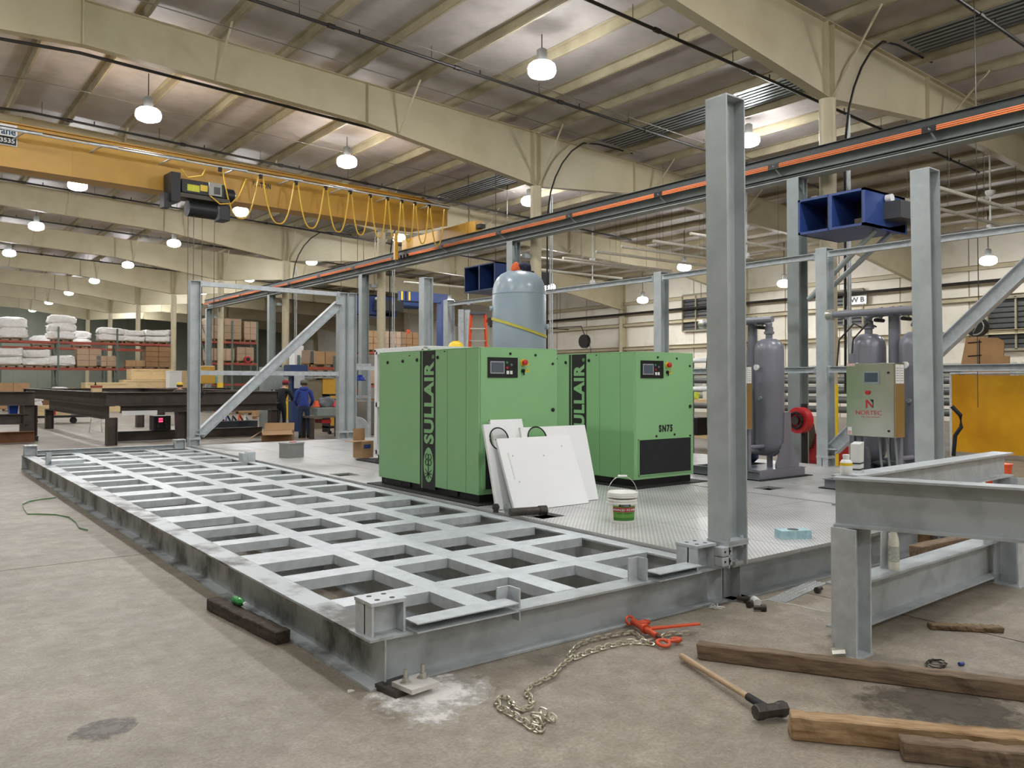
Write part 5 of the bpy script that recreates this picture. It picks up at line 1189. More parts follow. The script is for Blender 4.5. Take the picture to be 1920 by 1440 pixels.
cartons('tall brown carton pallet at the right end of the middle shelf', on(297, RY, zl1), 2, 2, 4, .78, .5, .33, carton2, None)
for k, (u, nx, nz, s, m, lab) in enumerate(((10, 3, 2, .85, carton, 'big tan cartons on the floor under the left rack end'), (60, 1, 1, .95, carton2, 'dark carton on the floor beside the left tan cartons'), (97, 1, 1, .95, carton2, 'brown carton on the floor between white sacks'), (131, 1, 2, .72, carton, 'tall tan carton pair on the floor under the rack'))):
    cartons(lab, on(u, RY - .8, 0), nx, 1, nz, s, .8, s * .9 if k < 1 else s * .85, m, None)
for k, (u, n, lab) in enumerate(((73, 1, 'small white sack standing on the floor beside the carton'), (115, 2, 'two white sacks lying on each other under the rack'), (150, 1, 'white paper sack leaning at the rack foot'))):
    sacks(lab, u, 700, RY - 1.4, n + 1, .95 if k == 1 else .55, .42, z=0, seed=20 + k)
# plywood crates in front of the racks
def crate(label, x0, x1, y, z0, z1, d=1.2, vert=True):
    t = thing('wooden_crate', label, 'crate', ((x0 + x1) / 2, y, z0)); w_ = (x1 - x0) / 2; h = z1 - z0
    MB().box(-w_, w_, 0, d, 0, h).build('panel_box', ply, t)
    n = max(2, int((x1 - x0) / 1.1)); 
    for k in range(n + 1): MB().box(-w_ + (2 * w_ - .09) * k / n, -w_ + (2 * w_ - .09) * k / n + .09, -.02, 0, 0, h).build('batten', ply, t)
    for zq in (0, h - .09): MB().box(-w_, w_, -.022, 0, zq, zq + .09).build('batten', ply, t)
    return t
cy = 47.0
def xat(u, y): return P(u, 700, y=y).x
crate('low pale plywood crate in front of the rack, left', xat(160, cy), xat(240, cy), cy, 0, P(200, 717, y=cy).z)
crate('low pale plywood crate in front of the rack, right', xat(232, cy + 1), xat(345, cy + 1), cy + 1, 0, P(200, 712, y=cy).z)
crate('tall pale plywood crate standing on the low crate', xat(246, cy + 1.6), xat(325, cy + 1.6), cy + 1.6, P(200, 712, y=cy).z + .02, P(290, 692, y=cy + 1.6).z)
crate('pale plywood crate right of the tall crate, under the far column', xat(327, cy), xat(388, cy), cy, 0, P(360, 695, y=cy).z)
t = thing('floor_bin', 'white corrugated bin beside the tall plywood crate', 'bin', (xat(329, cy - 1), cy - 1, 0)); MB().box(-.35, .35, 0, .7, 0, P(329, 695, y=cy - 1).z).build('body', whitep, t); MB().box(-.37, .37, -.02, .72, P(329, 695, y=cy - 1).z - .08, P(329, 695, y=cy - 1).z).build('rim', whitep, t)

# ================================================================ racks and goods right of the far-left column
R2 = 44.0
za = P(430, 640, y=R2).z; zb_ = P(430, 680, y=R2).z; zc = P(430, 690, y=R2).z
rack('green and orange pallet rack with wrapped cartons beyond the brace', xat(386, R2), xat(482, R2), R2, 2, [1.6, zb_, za], 1.1, za + 1.2)
cartons('film-wrapped carton pallet on the top shelf, left of the rack post', (xat(402, R2), R2 + .5, za), 2, 2, 3, .42, .5, .4, carton, film)
cartons('film-wrapped carton pallet on the top shelf, between the rack posts', (xat(436, R2), R2 + .5, za), 2, 2, 3, .5, .5, .4, carton, film)
cartons('strapped carton pallet on the top shelf, right of the rack post', (xat(469, R2), R2 + .5, za), 2, 2, 3, .37, .5, .36, carton, film)
cartons('wrapped mixed cartons on the lower shelf beyond the brace', (xat(415, R2), R2 + .5, zb_), 3, 2, 1, .5, .5, .7, carton, film)
cartons('pale cartons on the lowest shelf beyond the brace', (xat(460, R2), R2 + .5, zb_), 2, 2, 2, .5, .5, .4, carton, film)
t = thing('red_drum', 'small red round reel on the lower shelf beyond the brace', 'reel', tuple(P(465, 674, y=R2 - .2))); MB().cyl((0, 0, .0), (0, .3, .0), .19, seg=20).build('drum', red, t, smooth=True); MB().cyl((0, -.02, 0), (0, 0, 0), .12, seg=14).build('hub', black, t)
R3 = 30.0
z3 = P(600, 688, y=R3).z
rack('shelf rack with a big carton above the two workers', xat(560, R3), xat(690, R3), R3, 2, [1.35, z3], 1.0, z3 + .5)
cartons('big tan carton on a pallet above the blue-clad worker', (xat(610, R3), R3 + .4, z3), 2, 1, 1, .72, .8, .58, carton)
cartons('film-wrapped carton beside the big tan carton', (xat(578, R3), R3 + .4, z3), 1, 1, 1, .55, .8, .6, carton2, film)
t = thing('document_box', 'tall white carton standing left on the shelf above the workers', 'box', (xat(562, R3), R3 + .1, z3)); MB().box(-.2, .2, 0, .6, 0, .9).build('body', wrap, t); MB().box(-.21, .21, -.01, .61, .78, .92).build('lid', whitep, t)
R4 = 40.0
z4 = P(720, 660, y=R4).z
rack('pallet rack with cartons behind the green cabinet', xat(678, R4), xat(800, R4), R4, 2, [1.5, z4], 1.1, z4 + .4)
for k, (u, nx, m, lab) in enumerate(((700, 2, carton, 'cartons on the top shelf right of the paired columns'), (737, 3, carton, 'wrapped cartons on the top shelf behind the green cabinet'), (768, 3, carton2, 'brown cartons on the top shelf left of the single column'))):
    cartons(lab, (xat(u, R4), R4 + .5, z4), nx, 2, 3, .42, .5, .38, m, film if k == 1 else None)
cartons('cartons on the lower shelf right of the paired columns', (xat(690, R4), R4 + .5, 1.5), 2, 2, 2, .45, .5, .4, carton, film)
for k, (u, y, z, sx, m, lab) in enumerate(((392, 43.5, 0, .5, carton, 'small carton on the floor left of the yellow column foot'), (428, 40, 0, .6, carton2, 'brown carton on the floor right of the yellow column foot'), (470, 38, 0, .55, carton, 'tan carton on the floor under the brace'), (500, 33, 0, .6, carton, 'tan carton on the floor behind the grey power cabinet'), (690, 27, 0, .6, carton2, 'brown carton on the floor behind the concrete drum'))):
    cartons(lab, (xat(u, y), y, z), 2, 1, 2, sx, .5, .45, m, None)
cartons('pale cartons on the lower shelf above the blue-clad worker', (xat(625, R3), R3 + .4, 1.35), 3, 1, 1, .42, .6, .35, carton, film)
for k, (u, v, y, m, lab) in enumerate(((392, 694, R2, whitep, 'white plastic jug on the shelf behind the far left column'), (407, 694, R2, mat('jug_green', '7fb89a', .4), 'green and white plastic jug on the shelf right of the white one'))):
    t = thing('plastic_jug', lab, 'jug', (xat(u, y), y, 1.6 + .0)); MB().lathe([(.2, 0), (.22, .05), (.22, .4), (.12, .55), (.08, .6), (.08, .7)], 14).build('body', m, t, smooth=True); MB().cyl((0, 0, .7), (0, 0, .76), .09).build('cap', whitep, t)
# blue jib crane
jx, jy = xat(830, 30), 30
t = thing('jib_crane', 'blue jib crane with hoist behind the single column', 'crane', (jx, jy, 0)); zt_ = P(830, 567, y=30).z
MB().box(-.22, .22, -.22, .22, 0, zt_).build('mast', blue, t); xe = xat(748, 30); MB().box(xe - jx, .2, -.12, .12, zt_ - .05, zt_ + .4).build('arm', blue, t)
for k in range(3): MB().box(xe - jx + .04 + k * .2, xe - jx + .14 + k * .2, -.125, -.12, zt_ - .03, zt_ + .38).build('hazard_stripe', yel_pl if k % 2 == 0 else ink, t)
h_ = MB().cyl((xe - jx + .1, 0, zt_ - .25), (xe - jx + 1.0, 0, zt_ - .25), .17, seg=16).build('hoist', blue_d, t, smooth=True); MB().cyl((xe - jx + .5, 0, zt_ - 1.4), (xe - jx + .5, 0, zt_ - .3), .015).build('chain', iron, h_); MB().cbox((xe - jx + .5, 0, zt_ - 1.5), (.15, .1, .2)).build('hook_block', orange, h_)
# ladder
lo_ = P(900, 590, y=12.6); t = thing('step_ladder', 'orange fibreglass step ladder behind the green cabinet', 'ladder', (xat(896, 12.6), 12.6, ZD), -.65); lh = lo_.z - ZD
for s in (-1, 1):
    MB().sweep([(-.02, -.035), (.02, -.035), (.02, .035), (-.02, .035)], (s * .3, -.15, 0), (s * .17, 0, lh)).build('front_rail', orange, t)
    MB().sweep([(-.015, -.03), (.015, -.03), (.015, .03), (-.015, .03)], (s * .32, .75, 0), (s * .17, .08, lh)).build('rear_rail', orange, t)
for k in range(1, int(lh / .3)):
    f = k * .3 / lh; w_ = .3 - .13 * f; MB().box(-w_, w_, -.15 * (1 - f) - .05, -.15 * (1 - f) + .05, k * .3 - .015, k * .3 + .015).build('step', silver, t)
MB().box(-.2, .2, -.06, .14, lh, lh + .06).build('top_cap', mat('cap_grey', '4a4d55', .5), t, bevel=.01)
# yellow hard hat on the green cabinet, white framed machine behind it
def hat(label, loc, m, name='hard_hat'):
    t = thing(name, label, 'hard hat', loc); MB().lathe([(.17, .0), (.175, .012), (.145, .03), (.138, .08), (.112, .125), (.065, .15), (.01, .16)], 20).build('shell', m, t, smooth=True); MB().box(-.015, .015, -.1, .1, .13, .165).build('ridge', m, t)
hat('yellow hard hat lying on top of the left green cabinet', tuple(P(855, 656, z=ZD + 1.98)), yel_pl)
wm = thing('cooling_machine', 'white framed machine standing behind the left green cabinet', 'machine', (4.95, 6.9, ZD))
p0 = P(699, 855, z=ZD + .1); x0, y0 = 4.82, 8.9
for (x, y) in ((x0, y0), (x0 + 1.5, y0), (x0, y0 - 1.6), (x0 + 1.5, y0 - 1.6)): MB().box(x - .05, x + .05, y - .05, y + .05, ZD + .1, ZD + 1.92).build('frame_post', whitep, wm, True)
for z in (.12, .95, 1.87):
    for (xa, xb, ya, yb) in ((x0, x0 + 1.5, y0 - .05, y0 + .05), (x0, x0 + 1.5, y0 - 1.65, y0 - 1.55), (x0 - .05, x0 + .05, y0 - 1.6, y0), (x0 + 1.45, x0 + 1.55, y0 - 1.6, y0)): MB().box(xa, xb, ya, yb, ZD + z, ZD + z + .08).build('frame_rail', whitep, wm, True)
MB().box(x0 + .1, x0 + 1.45, y0 - 1.5, y0 - .1, ZD + .2, ZD + 1.85).build('core', mat('core_dark', '34373a', .5, .3, .4, 6), wm, True); MB().box(x0 - .05, x0 + 1.55, y0 - 1.65, y0 + .05, ZD + 1.95, ZD + 1.97).build('top_sheet', white, wm, True)
MB().box(x0 - .25, x0 + 1.7, y0 - 1.8, y0 + .35, ZD, ZD + .02).box(x0, x0 + 1.5, y0 - 1.6, y0, ZD + .02, ZD + .12).build('base_pad', black_rub, wm, True)
t = thing('open_carton', 'small open carton beside the white framed machine', 'carton', (4.84, 9.5, ZD + .02), .2)
MB().box(-.13, .13, -.13, .13, 0, .3).build('body', carton, t); MB().box(-.13, .13, .12, .13, .3, .52).build('flap', carton, t); MB().box(-.3, -.13, -.13, .13, .295, .305).build('flap', carton, t); MB().box(-.09, .06, -.135, -.13, .17, .24).build('blue_print', blue, t)
# open carton on the floor beyond the deck
q = P(522, 823, z=0)
t = thing('open_carton', 'large open brown carton on the floor before the workers', 'carton', (7.0, 19.0, 0), -.5)
MB().box(-.42, .42, -.3, .3, 0, .3).build('body', carton2, t)
MB().add([(-.42, -.3, .3), (.42, -.3, .3), (.5, -.62, .22), (-.34, -.62, .2)], [(0, 1, 2, 3)]).build('flap', carton, t); MB().add([(-.42, -.3, .3), (-.42, .3, .3), (-.8, .3, .1), (-.75, -.35, .05)], [(0, 1, 2, 3)]).build('flap', carton, t); MB().add([(-.42, .3, .3), (.42, .3, .3), (.42, .4, .5), (-.42, .4, .5)], [(0, 1, 2, 3)]).build('flap', carton, t)
# ================================================================ workshop corner by the workers
def pt(u, y): q = P(u, 716, y=y); return q.x
t = thing('work_table', 'heavy steel work table with vice and parts, right of the workers', 'work table', (pt(610, 19.4), 19.4, 0))
for x, y in ((-.55, -.25), (.55, -.25), (-.55, .35), (.55, .35)): MB().box(x - .06, x + .06, y - .06, y + .06, 0, .62).build('leg', dark_steel, t)
MB().box(-.65, .75, -.35, .45, .62, .68).build('top', mat('table_top', '6f6a60', .6), t); MB().box(-.4, .5, -.3, .1, .68, .92).build('grey_casing', mat('casing', '8f9a95', .5), t, bevel=.01); MB().box(.35, .62, -.32, .0, .7, .88).build('white_box', whitep, t)
for x, m in ((-.25, orange), (.35, red)): MB().cyl((x, .1, .93), (x, .12, 1.12), .12, .06).build('cone', m, t)
MB().box(-.2, .1, -.2, .3, .45, .56).build('red_tray', red, t)
lump('seat_cushion', None, None, (.15, .2, .9), (.28, .2, .22), mat('cushion', '6a6a70', .8), 3, t)
t = thing('steel_cabinet', 'tall tan and yellow steel cabinets behind the workers', 'cabinet', (pt(590, 24), 24, 0))
xa, xb, xc = pt(563, 24), pt(604, 24), pt(628, 24); hz_ = P(590, 712, y=24).z
MB().box(xa - pt(590, 24), xb - pt(590, 24), 0, .6, 0, hz_).build('body', mat('cab_brown', '7b7059', .5), t); MB().box(xb - pt(590, 24), xc - pt(590, 24), -.05, .6, 0, hz_ + .05).build('yellow_door', mat('cab_yellow', 'c39431', .5), t); MB().box(xa - pt(590, 24) + .3, xa - pt(590, 24) + .33, -.02, 0, .6, .9).build('handle', iron, t); MB().box(-.8, .7, -.1, .7, hz_ + .05, hz_ + .1).build('top_shelf', grey_steel, t)
t = thing('drill_press', 'blue bench drill press with grey control box behind the workers', 'drill press', (pt(555, 23), 23, 0)); hq = P(555, 687, y=23).z
MB().box(-.14, .12, 0, .3, 0, hq).build('column', blue_d, t); MB().box(-.3, .3, -.3, .35, hq - .35, hq + .05).build('head', blue_d, t); MB().box(-.2, .16, -.35, -.3, hq - .75, hq - .3).build('control_box', mat('ctrl_grey', 'a8acad', .5), t)
t = thing('power_cabinet', 'tall grey electrical cabinet left of the red-capped worker', 'cabinet', (pt(518, 25), 25, 0)); hq = P(518, 688, y=25).z
MB().box(-.45, .35, 0, .5, 0, hq).build('body', grey_steel, t); MB().box(-.43, .33, -.015, 0, .1, hq - .06).build('door', mat('cab_grey', '8a918f', .5), t)
for xq in (-.2, -.05): MB().box(xq, xq + .07, -.02, -.015, 1.35, 1.42).build('meter', ink, t)
t = thing('tool_cart', 'black tool cart with gear right of the work table', 'cart', (pt(630, 21), 21, 0))
for z in (.2, .8, 1.25): MB().box(-.35, .45, -.25, .3, z, z + .05).build('shelf', black, t)
for x in (-.33, .42): MB().box(x - .02, x + .02, -.24, .28, .06, 1.3).build('side', black, t)
for x in (-.3, .4): MB().cyl((x, -.2, .06), (x, -.16, .06), .06).build('caster', black_rub, t)
MB().box(-.2, .3, -.2, .2, .85, 1.15).build('gear_box', mat('gear_dark', '2e3030', .5), t); MB().lathe([(.14, 1.3), (.14, 1.45), (.1, 1.5)], 12, TR(.15, 0, 0)).build('helmet_shell', mat('pale_aqua', 'a9c8c6', .5), t)
t = thing('concrete_drum', 'tall grey concrete-coloured drum right of the paired columns', 'drum', (pt(678, 20), 20, 0)); hq = P(678, 752, y=20).z
MB().lathe([(.42, 0), (.45, .03), (.45, hq)], 24).build('shell', mat('drum_grey', '7b786e', .8, 0, .15, 3), t, smooth=True); MB().lathe([(.46, hq * .33), (.47, hq * .35), (.46, hq * .37)], 24).build('hoop', MATS['drum_grey'], t)
t = thing('wheel_guard', 'half-round galvanised guard standing behind the paired columns', 'guard', (pt(668, 16.5), 16.5, 0), -.65); MB().prism([(.35 * math.cos(a * PI / 12), .35 * math.sin(a * PI / 12)) for a in range(13)], -.05, .05, TR(0, 0, .4, 0, PI / 2)).build('disc', galv, t); MB().box(-.35, .35, -.06, .06, 0, .4).build('base', galv, t)
hat('blue hard hat hanging beside the galvanised post', (pt(675, 16.6), 16.6, P(675, 714, y=16.6).z), mat('blue_hat', '223c9c', .4))
t = thing('wall_frame', 'slim galvanised door frame carrying the blue hard hat', 'frame', (pt(685, 16.8), 16.8, 0))
for x in (-.35, .12): MB().box(x - .04, x + .04, -.04, .04, 0, 2.2).build('post', galv, t)
for z in (.3, 1.25, 2.14): MB().box(-.4, .16, -.03, .03, z, z + .07).build('rail', galv, t)
t = thing('parts_crate', 'dark crate of tools and hoses on the floor under the frame', 'crate', (pt(440, 22.5), 22.5, 0)); MB().box(-.65, .65, -.3, .3, 0, .45).build('body', mat('crate_dark', '2b2f36', .6), t)
for k in range(5): MB().tube([(-.5 + .2 * k, -.1, .45), (-.45 + .2 * k, 0, .6 + .05 * (k % 2)), (-.3 + .2 * k, .1, .45)], .03, 6).build('hose', (red, blue, black, orange, whitep)[k], t, smooth=True)
t = thing('hand_truck', 'low black dolly on small wheels at the far left', 'dolly', (pt(100, 34), 34, 0))
MB().box(-1.2, 1.6, -.4, .4, .25, .34).build('deck', black, t)
for x in (-.7, .7): MB().cyl((x, -.3, .13), (x, -.2, .13), .13, seg=14).build('wheel', black_rub, t, smooth=True)
MB().box(-.8, .6, -.3, .3, .34, .75).build('load', ply, t); MB().box(-.1, .05, -.31, -.3, .36, .7).build('red_label', red, t)
t = thing('step_stool', 'small white step stool beyond the dark frame', 'stool', (pt(183, 26.5), 26.5, 0))
for x, y in ((-.25, -.2), (.25, -.2), (-.2, .25), (.2, .25)): MB().cyl((x, y, 0), (x * .7, y * .5, .62), .02, seg=6).build('leg', whitep, t)
MB().box(-.2, .2, -.14, .14, .6, .64).build('top', whitep, t); MB().box(-.22, .22, -.2, -.12, .32, .35).build('step', whitep, t)

# ================================================================ right-hand side: curtain, wall goods
amb = mat('amber_vinyl', 'e9ae1a', .25, 0, .25, .7, .15, 3, col2='c48610', trans=.15)
CX = 17.2
ct = thing('welding_curtain', 'amber welding curtain hanging on a frame at the right', 'curtain', (CX, 3, 0))
yl = P(1783, 800, x=CX).y; zt2 = P(1850, 700, x=CX).z
nn = 40; vs = []; y_end = -6.0
for k in range(nn + 1):
    y = yl + (y_end - yl) * k / nn; dx = .05 * math.sin(k * 1.3) + .03 * math.sin(k * .45)
    vs += [(CX + dx, y, .12), (CX + dx * .6, y, zt2 - .06 * abs(math.sin(k * PI / 8)))]
MB().add(vs, [(2 * k, 2 * k + 2, 2 * k + 3, 2 * k + 1) for k in range(nn)]).build('vinyl_sheet', amb, ct, True, True)
MB().cyl((CX, yl, zt2), (CX, y_end, zt2), .025).build('top_rail', galv, ct, True)
for y in (yl, (yl + y_end) / 2): MB().cyl((CX, y, 0), (CX, y, zt2), .025).build('post', galv, ct, True)
for k in range(9): y = yl + (y_end - yl) * (k + .2) / 9; MB().tube([(CX + .03 * math.cos(a), y, zt2 - .02 + .04 * math.sin(a)) for a in [j * .7 for j in range(9)]], .005, 5, True).build('hanging_ring', silver, ct, True)
t = thing('hanging_hose', 'black hose loop hanging beside the curtain edge', 'hose', tuple(P(1785, 800, x=12.5))); MB().tube([(0, 0, .35), (.05, -.12, .2), (.05, -.13, 0), (0, -.05, -.15), (0, -.02, -.5)], .035, 8).build('loop', black_rub, t, smooth=True)
# cardboard sheet behind, tool balancer
t = thing('cardboard_sheet', 'ragged brown cardboard sheet leaning behind the curtain', 'cardboard', tuple(P(1850, 720, x=22)))
z0 = P(1850, 700, x=22).z; pl_ = [(P(u, v, x=22).y - t.location.y, P(u, v, x=22).z - t.location.z) for u, v in ((1803, 760), (1803, 680), (1812, 633), (1870, 633), (1883, 640), (1882, 667), (1893, 668), (1893, 760))]
MB().prism(pl_[::-1], -.02, .02, Matrix(((0, 0, 1, 0), (1, 0, 0, 0), (0, 1, 0, 0), (0, 0, 0, 1)))).build('sheet', mat('cardboard', 'a07b52', .8, 0, .25, 1.5), t)
qs = [P(u, v, x=21.97) for u, v in ((1836, 690), (1836, 637))]; MB().tube([q - t.location for q in qs], .015, 5).build('tape_line', ink, t)
for v in (643, 668): MB().tube([P(1815, v, x=21.97) - t.location, P(1840, v - 2, x=21.97) - t.location], .015, 5).build('tape_line', ink, t)
t = thing('tool_balancer', 'round black tool balancer with silver ring hanging before the wall', 'tool balancer', tuple(P(1832, 613, x=13)))
def disc(c, r, th): return MB().cyl((-th / 2, 0, 0), (th / 2, 0, 0), r, seg=24)
disc(0, .17, .14).build('housing', black, t, smooth=True); MB().tube([(-.075, .14 * math.cos(a * PI / 12), .14 * math.sin(a * PI / 12)) for a in range(2, 20)], .012, 6).build('ring', silver, t, smooth=True); MB().tube([(-.075, .08, .1), (-.075, .03, -.1), (-.075, -.08, .12)], .012, 6).build('spoke', silver, t)
MB().tube([(0, 0, .17), (0, -.03, .25), (0, 0, roof(13) - t.location.z)], .008, 6).build('hanger', iron, t); MB().cyl((0, 0, -1.4), (0, 0, -.17), .006, seg=5).build('cord', iron, t)
t = thing('hose_reel', 'black hose reel on an arm against the cream wall', 'hose reel', tuple(P(1096, 640, x=32.5))); disc(0, .42, .25).build('drum', black, t, smooth=True); MB().tube([(0, 0, .4), (0, .3, .95), (0, 3.6, 1.0), (.9, 3.7, 1.0), (1.95, 3.7, 1.0)], .03, 6).build('arm', iron, t); MB().tube([(0, -.35, .2), (0, -.55, -.5), (0, -.6, -1.3)], .02, 6).build('hose', black, t)
t = thing('hose_reel', 'red hose reel behind the left dryer', 'hose reel', tuple(P(1500, 788, x=11.3)), -.1); disc(0, .24, .16).build('drum', red, t, smooth=True); MB().tube([(-.12, -.0 + .14 * math.cos(a), .14 * math.sin(a)) for a in [j * .52 for j in range(12)]], .025, 6, True).build('hose', black, t, smooth=True); MB().cyl((-.14, 0, 0), (-.1, 0, 0), .08, seg=12).build('hub', iron, t); MB().box(.08, .16, -.04, .04, -t.location.z, .3).build('post', black, t)
lump('welding_leathers', 'dark welding leathers hung in a heap under the red reel', 'clothing', (P(1498, 850, x=13.2).x, P(1498, 850, x=13.2).y, .3), (.18, .32, .55), mat('leather', '4a423c', .8, 0, .2, 5), 6)
t = thing('gas_cabinet', 'red steel cabinet on the floor behind the braced column', 'cabinet', (13.3, P(1500, 850, x=13.3).y, 0)); MB().box(0, .6, -.75, .55, 0, .62).build('body', mat('cab_red', 'a11f28', .5), t); MB().box(-.015, 0, -.72, .52, .05, .58).build('door', mat('cab_red2', 'b0252e', .5), t)
t = thing('wood_workbench', 'wooden workbench with clutter seen right of the SN75 cabinet', 'workbench', (14.0, P(1320, 800, x=14).y, 0)); hb = P(1320, 755, x=14).z
for y in (-.8, .8): MB().box(0, .1, y - .06, y + .06, 0, hb).build('leg', ply, t)
MB().box(-.1, .9, -1.0, 1.0, hb, hb + .08).build('top', ply, t); MB().box(0, .8, -.8, .8, .3, .36).build('shelf', ply, t); MB().box(.2, .6, -.5, .2, hb + .08, hb + .3).build('white_tray', whitep, t); MB().box(.1, .5, .3, .8, .36, .8).build('dark_bin', black, t)
lump('yellow_rag', None, None, (.1, .5, hb + .08), (.2, .25, .12), mat('rag', 'b7c23f', .8), 3, t)
t = thing('pipe_rack', 'rack of long grey pipes against the wall behind the dryers', 'pipe rack', (20, P(1575, 720, x=20).y, 0))
for y in (-2, 4): MB().box(-.1, .1, y - .06, y + .06, 0, 2.3).build('post', grey_steel, t)
for k in range(5): MB().cyl((-.2, -3.5, .9 + .28 * k), (-.2, 5.5, .9 + .28 * k), .1, seg=10).build('pipe', mat('pipe_grey', '6d6f6c', .4, .3), t, smooth=True)
t = thing('wash_station', 'white pipe frame stand behind the SN75 cabinet', 'stand', (11.6, P(1318, 720, x=11.6).y, 0))
for z in (1.55, 2.15): MB().cyl((0, -.5, z), (0, .5, z), .05).build('rail', whitep, t)
for y in (-.35, .3): MB().cyl((0, y, 0), (0, y, 2.2), .045).build('post', mat('post_blue', '4c5660', .5), t)
t = thing('orange_bucket', 'orange bucket glimpsed behind the stand at the right edge', 'bucket', (9.1, .5, ZD)); MB().lathe([(.13, 0), (.16, .34), (.17, .34), (.17, .36), (.15, .36)], 20).build('body', orange, t, smooth=True); MB().tube([(.16 * math.cos(a), .0, .34 - .12 * math.sin(a)) for a in [PI * k / 10 for k in range(11)]], .004, 5).build('handle', silver, t)
t = thing('carton_box', 'brown carton lying on the floor beyond the galvanised stand', 'carton', (P(1752, 1030, z=0).x, P(1752, 1030, z=0).y + .25, 0), .2); MB().box(-.25, .25, -.2, .2, 0, .22).build('body', carton2, t); MB().box(-.25, .25, -.35, -.2, .215, .225).build('flap', carton, t)
timber('brown timber stack lying beyond the galvanised stand', (5.3, .0 - .35, 0), (8.2, -.45, 0), .12, .22, wood, 9)
# wall sign
sgn = thing('wall_sign', 'small white letter sign reading W B high on the wall', 'sign', tuple(P(1608, 562, x=XW - .25))); MB().box(-.03, 0, -.45, .45, -.22, .22).build('board', whitep, sgn)
text('W B', .3, ink, sgn, Matrix(((0, 0, -1, -.035), (-1, 0, 0, .35), (0, 1, 0, -.12), (0, 0, 0, 1))), 'lettering', .004, .006, 1, 'LEFT', 1, (.7, .24))
for z in (5.0, 4.9): pass
t = thing('wall_pipe', 'dark sprinkler main running along the cream side wall', 'pipe', (XW - .6, 20, 5.9)); MB().cyl((XW - .6, -6, 5.85), (XW - .6, 46, 5.85), .07, seg=8).build('pipe', pipe_m, t, True, True)
for y in range(-4, 46, 6): MB().cyl((XW - .6, y, 5.85), (XW - .6, y, roof(XW - .6)), .012, seg=5).build('hanger', iron, t, True)
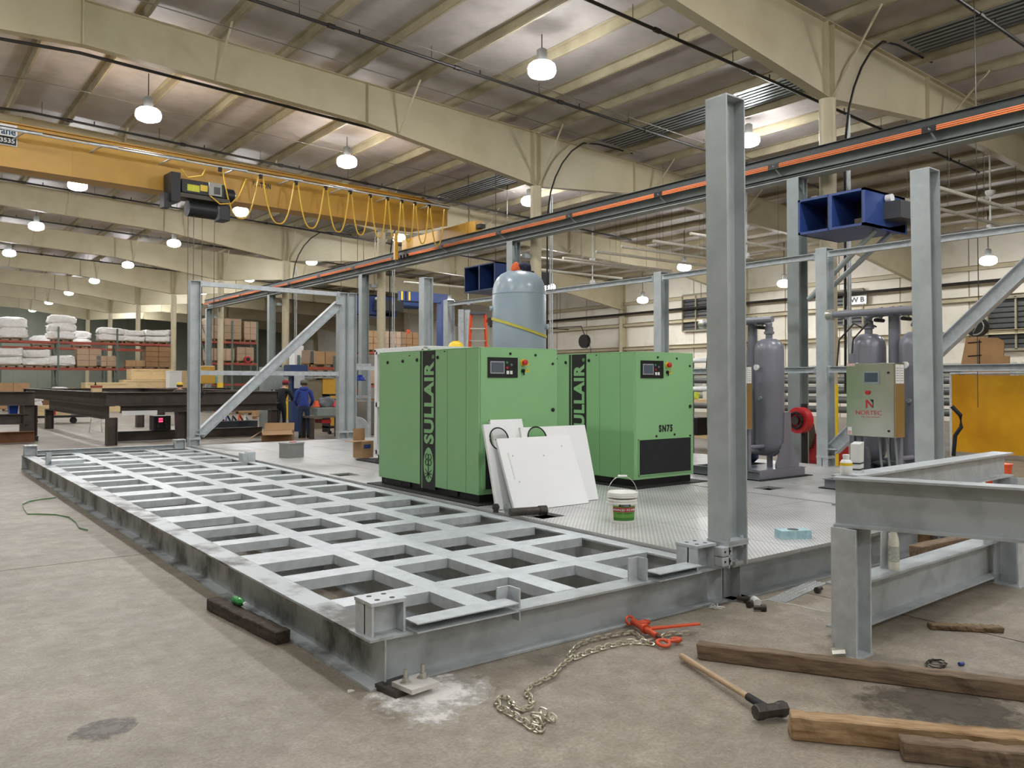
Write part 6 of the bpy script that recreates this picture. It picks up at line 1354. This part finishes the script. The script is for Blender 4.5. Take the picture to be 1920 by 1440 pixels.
# ================================================================ people
def person(label, loc, rz, top, legs, skin, cap=None, hood=False, lean=.15, arms='down', height=1.74):
    t = thing('person', label, 'person', loc, rz)
    s = height / 1.74
    V = {}; vs = []; es = []; rs = []
    def J(n, p, r, par=None):
        V[n] = len(vs); vs.append(Vector(p) * s); rs.append(r * s)
        if par: es.append((V[par], V[n]))
    l = lean
    J('pel', (0, 0, .95), .135); J('wst', (0, -.03 * l, 1.08), .135, 'pel'); J('chs', (0, -.18 * l, 1.3), .155, 'wst'); J('shc', (0, -.32 * l, 1.43), .1, 'chs'); J('nck', (0, -.42 * l, 1.51), .055, 'shc'); J('hd0', (0, -.52 * l, 1.57), .075, 'nck'); J('hd1', (0, -.6 * l, 1.65), .095, 'hd0'); J('hd2', (0, -.62 * l, 1.72), .06, 'hd1')
    for sd, q in (('l', 1), ('r', -1)):
        J('hp' + sd, (q * .1, 0, .9), .1, 'pel'); J('kn' + sd, (q * .11, -.02, .5), .062, 'hp' + sd); J('an' + sd, (q * .115, .02, .09), .042, 'kn' + sd); J('ht' + sd, (q * .115, .0, .045), .045, 'an' + sd); J('to' + sd, (q * .13, -.16, .035), .034, 'ht' + sd)
        J('sh' + sd, (q * .19, -.3 * l, 1.41), .075, 'shc'); 
        if arms == 'down': el, wr_ = (q * .26, -.22 * l - .02, 1.14), (q * .2, -.26 - .1 * l, .98)
        else: el, wr_ = (q * .27, -.25, 1.17), (q * .12, -.45, 1.12)
        J('el' + sd, el, .052, 'sh' + sd); J('wr' + sd, wr_, .034, 'el' + sd)
        w_ = Vector(wr_); d = (w_ - Vector(el)).normalized()
        J('pm' + sd, w_ + d * .07, .032, 'wr' + sd)
        for k in range(4):
            o = Vector((.0, 0, 0)) + Vector((q * (.027 - .018 * k), -.01 + .006 * k, 0)); ln = (.065, .078, .074, .058)[k]
            J('f%d%s' % (k, sd), w_ + d * .1 + o, .0095, 'pm' + sd); J('g%d%s' % (k, sd), w_ + d * (.1 + ln * .6) + o + Vector((-q * .006, -.006, -.008)), .0085, 'f%d%s' % (k, sd)); J('h%d%s' % (k, sd), w_ + d * (.1 + ln) + o + Vector((-q * .02, -.012, -.02)), .0075, 'g%d%s' % (k, sd))
        J('t0' + sd, w_ + d * .05 + Vector((-q * .035, -.02, .01)), .011, 'wr' + sd); J('t1' + sd, w_ + d * .09 + Vector((-q * .05, -.035, .0)), .009, 't0' + sd)
    me = bpy.data.meshes.new('body'); me.from_pydata([tuple(v) for v in vs], es, []); o = bpy.data.objects.new('body', me); COL.objects.link(o)
    md = o.modifiers.new('skin', 'SKIN'); sv = me.skin_vertices[0].data
    for i, r in enumerate(rs): sv[i].radius = (r, r)
    sv[0].use_root = True
    md.use_smooth_shade = True
    sb = o.modifiers.new('sub', 'SUBSURF'); sb.levels = 2
    m2 = bpy.data.meshes.new_from_object(o.evaluated_get(bpy.context.evaluated_depsgraph_get())); bpy.data.objects.remove(o)
    for m in (top, legs, skin, mat('boot', '2a241f', .7)): m2.materials.append(m)
    wl, wr2 = vs[V['wrl']], vs[V['wrr']]
    for p in m2.polygons:
        c = p.center; z = c.z / s; i = 0
        if z > 1.5 and abs(c.x) < .16 * s: i = 2
        elif z < .97 and abs(c.x) < .24 and (c - wl).length > .17 and (c - wr2).length > .17: i = 1 if z > .1 else 3
        if min((c - wl - (wl - vs[V['ell']]).normalized() * .08).length, (c - wr2 - (wr2 - vs[V['elr']]).normalized() * .08).length) < .1: i = 2
        p.material_index = i; p.use_smooth = True
    b = bpy.data.objects.new('body', m2); COL.objects.link(b); b.parent = t
    hd = vs[V['hd1']]
    # face: nose, eyes, mouth, ears
    MB().lathe([(.004, 0), (.014, .012), (.01, .03), (.003, .035)], 8, TR(hd.x, hd.y - .1 * s, hd.z - .035)).build('nose', skin, t, smooth=True)
    for q in (-1, 1):
        MB().lathe([(.002, -.006), (.009, 0), (.002, .006)], 8, TR(hd.x + q * .034, hd.y - .09 * s, hd.z + .01)).build('eye', ink, t); MB().lathe([(.006, -.02), (.014, 0), (.006, .02)], 8, TR(hd.x + q * .097 * s, hd.y, hd.z - .01)).build('ear', skin, t, smooth=True)
    MB().box(hd.x - .022, hd.x + .022, hd.y - .094 * s, hd.y - .088 * s, hd.z - .058, hd.z - .052).build('mouth', mat('lip', '8a4a40', .6), t)
    hair = mat('hair_dark', '3a2c22', .8)
    M = TR(hd.x, hd.y + .012, hd.z - .0)
    MB().lathe([(.103, -.05), (.107, 0), (.1, .045), (.07, .085), (.01, .1)], 16, M).build('hair', hair, t, smooth=True)
    if cap:
        c = MB().lathe([(.112, .015), (.115, .05), (.1, .085), (.06, .11), (.01, .118)], 18, M).build('cap', cap, t, smooth=True)
        MB().prism([(-.08, 0), (.08, 0), (.06, .09), (-.06, .09)], -.004, .004, TR(hd.x, hd.y - .09, hd.z + .025, PI)).build('peak', cap, c)
    if hood: MB().lathe([(.13, 0), (.145, .04), (.12, .09), (.085, .1)], 16, TR(0, vs[V['nck']].y + .035, vs[V['nck']].z - .06)).build('hood', top, t, smooth=True)
    return t
skin = mat('skin', 'c09078', .6, 0, .05)
person('person in a blue hooded sweatshirt and jeans standing with back to us', (8.0, 19.5, 0), PI - .4, mat('hoodie', '2f4592', .9, 0, .12, 8), mat('jeans', '33415c', .9, 0, .15, 8), skin, mat('grey_cap', '6e675c', .8), True, .25)
q = P(527, 716, y=21.0)
person('person in black with a red cap bending beside the blue-clad one', (q.x, 21.0, 0), PI - .9, mat('black_coat', '1f2022', .9, 0, .1), mat('black_trousers', '24252a', .9), skin, mat('red_cap', '8f2530', .8), False, .5, 'front')
q = P(336, 806, z=0)
person('person in a yellow hard hat mostly hidden by the far left column', (q.x, q.y, 0), PI - .3, mat('brown_coat', '4a4038', .9), mat('jeans2', '3b4a66', .9), skin, yel_pl, False, .5, 'front', 1.66)
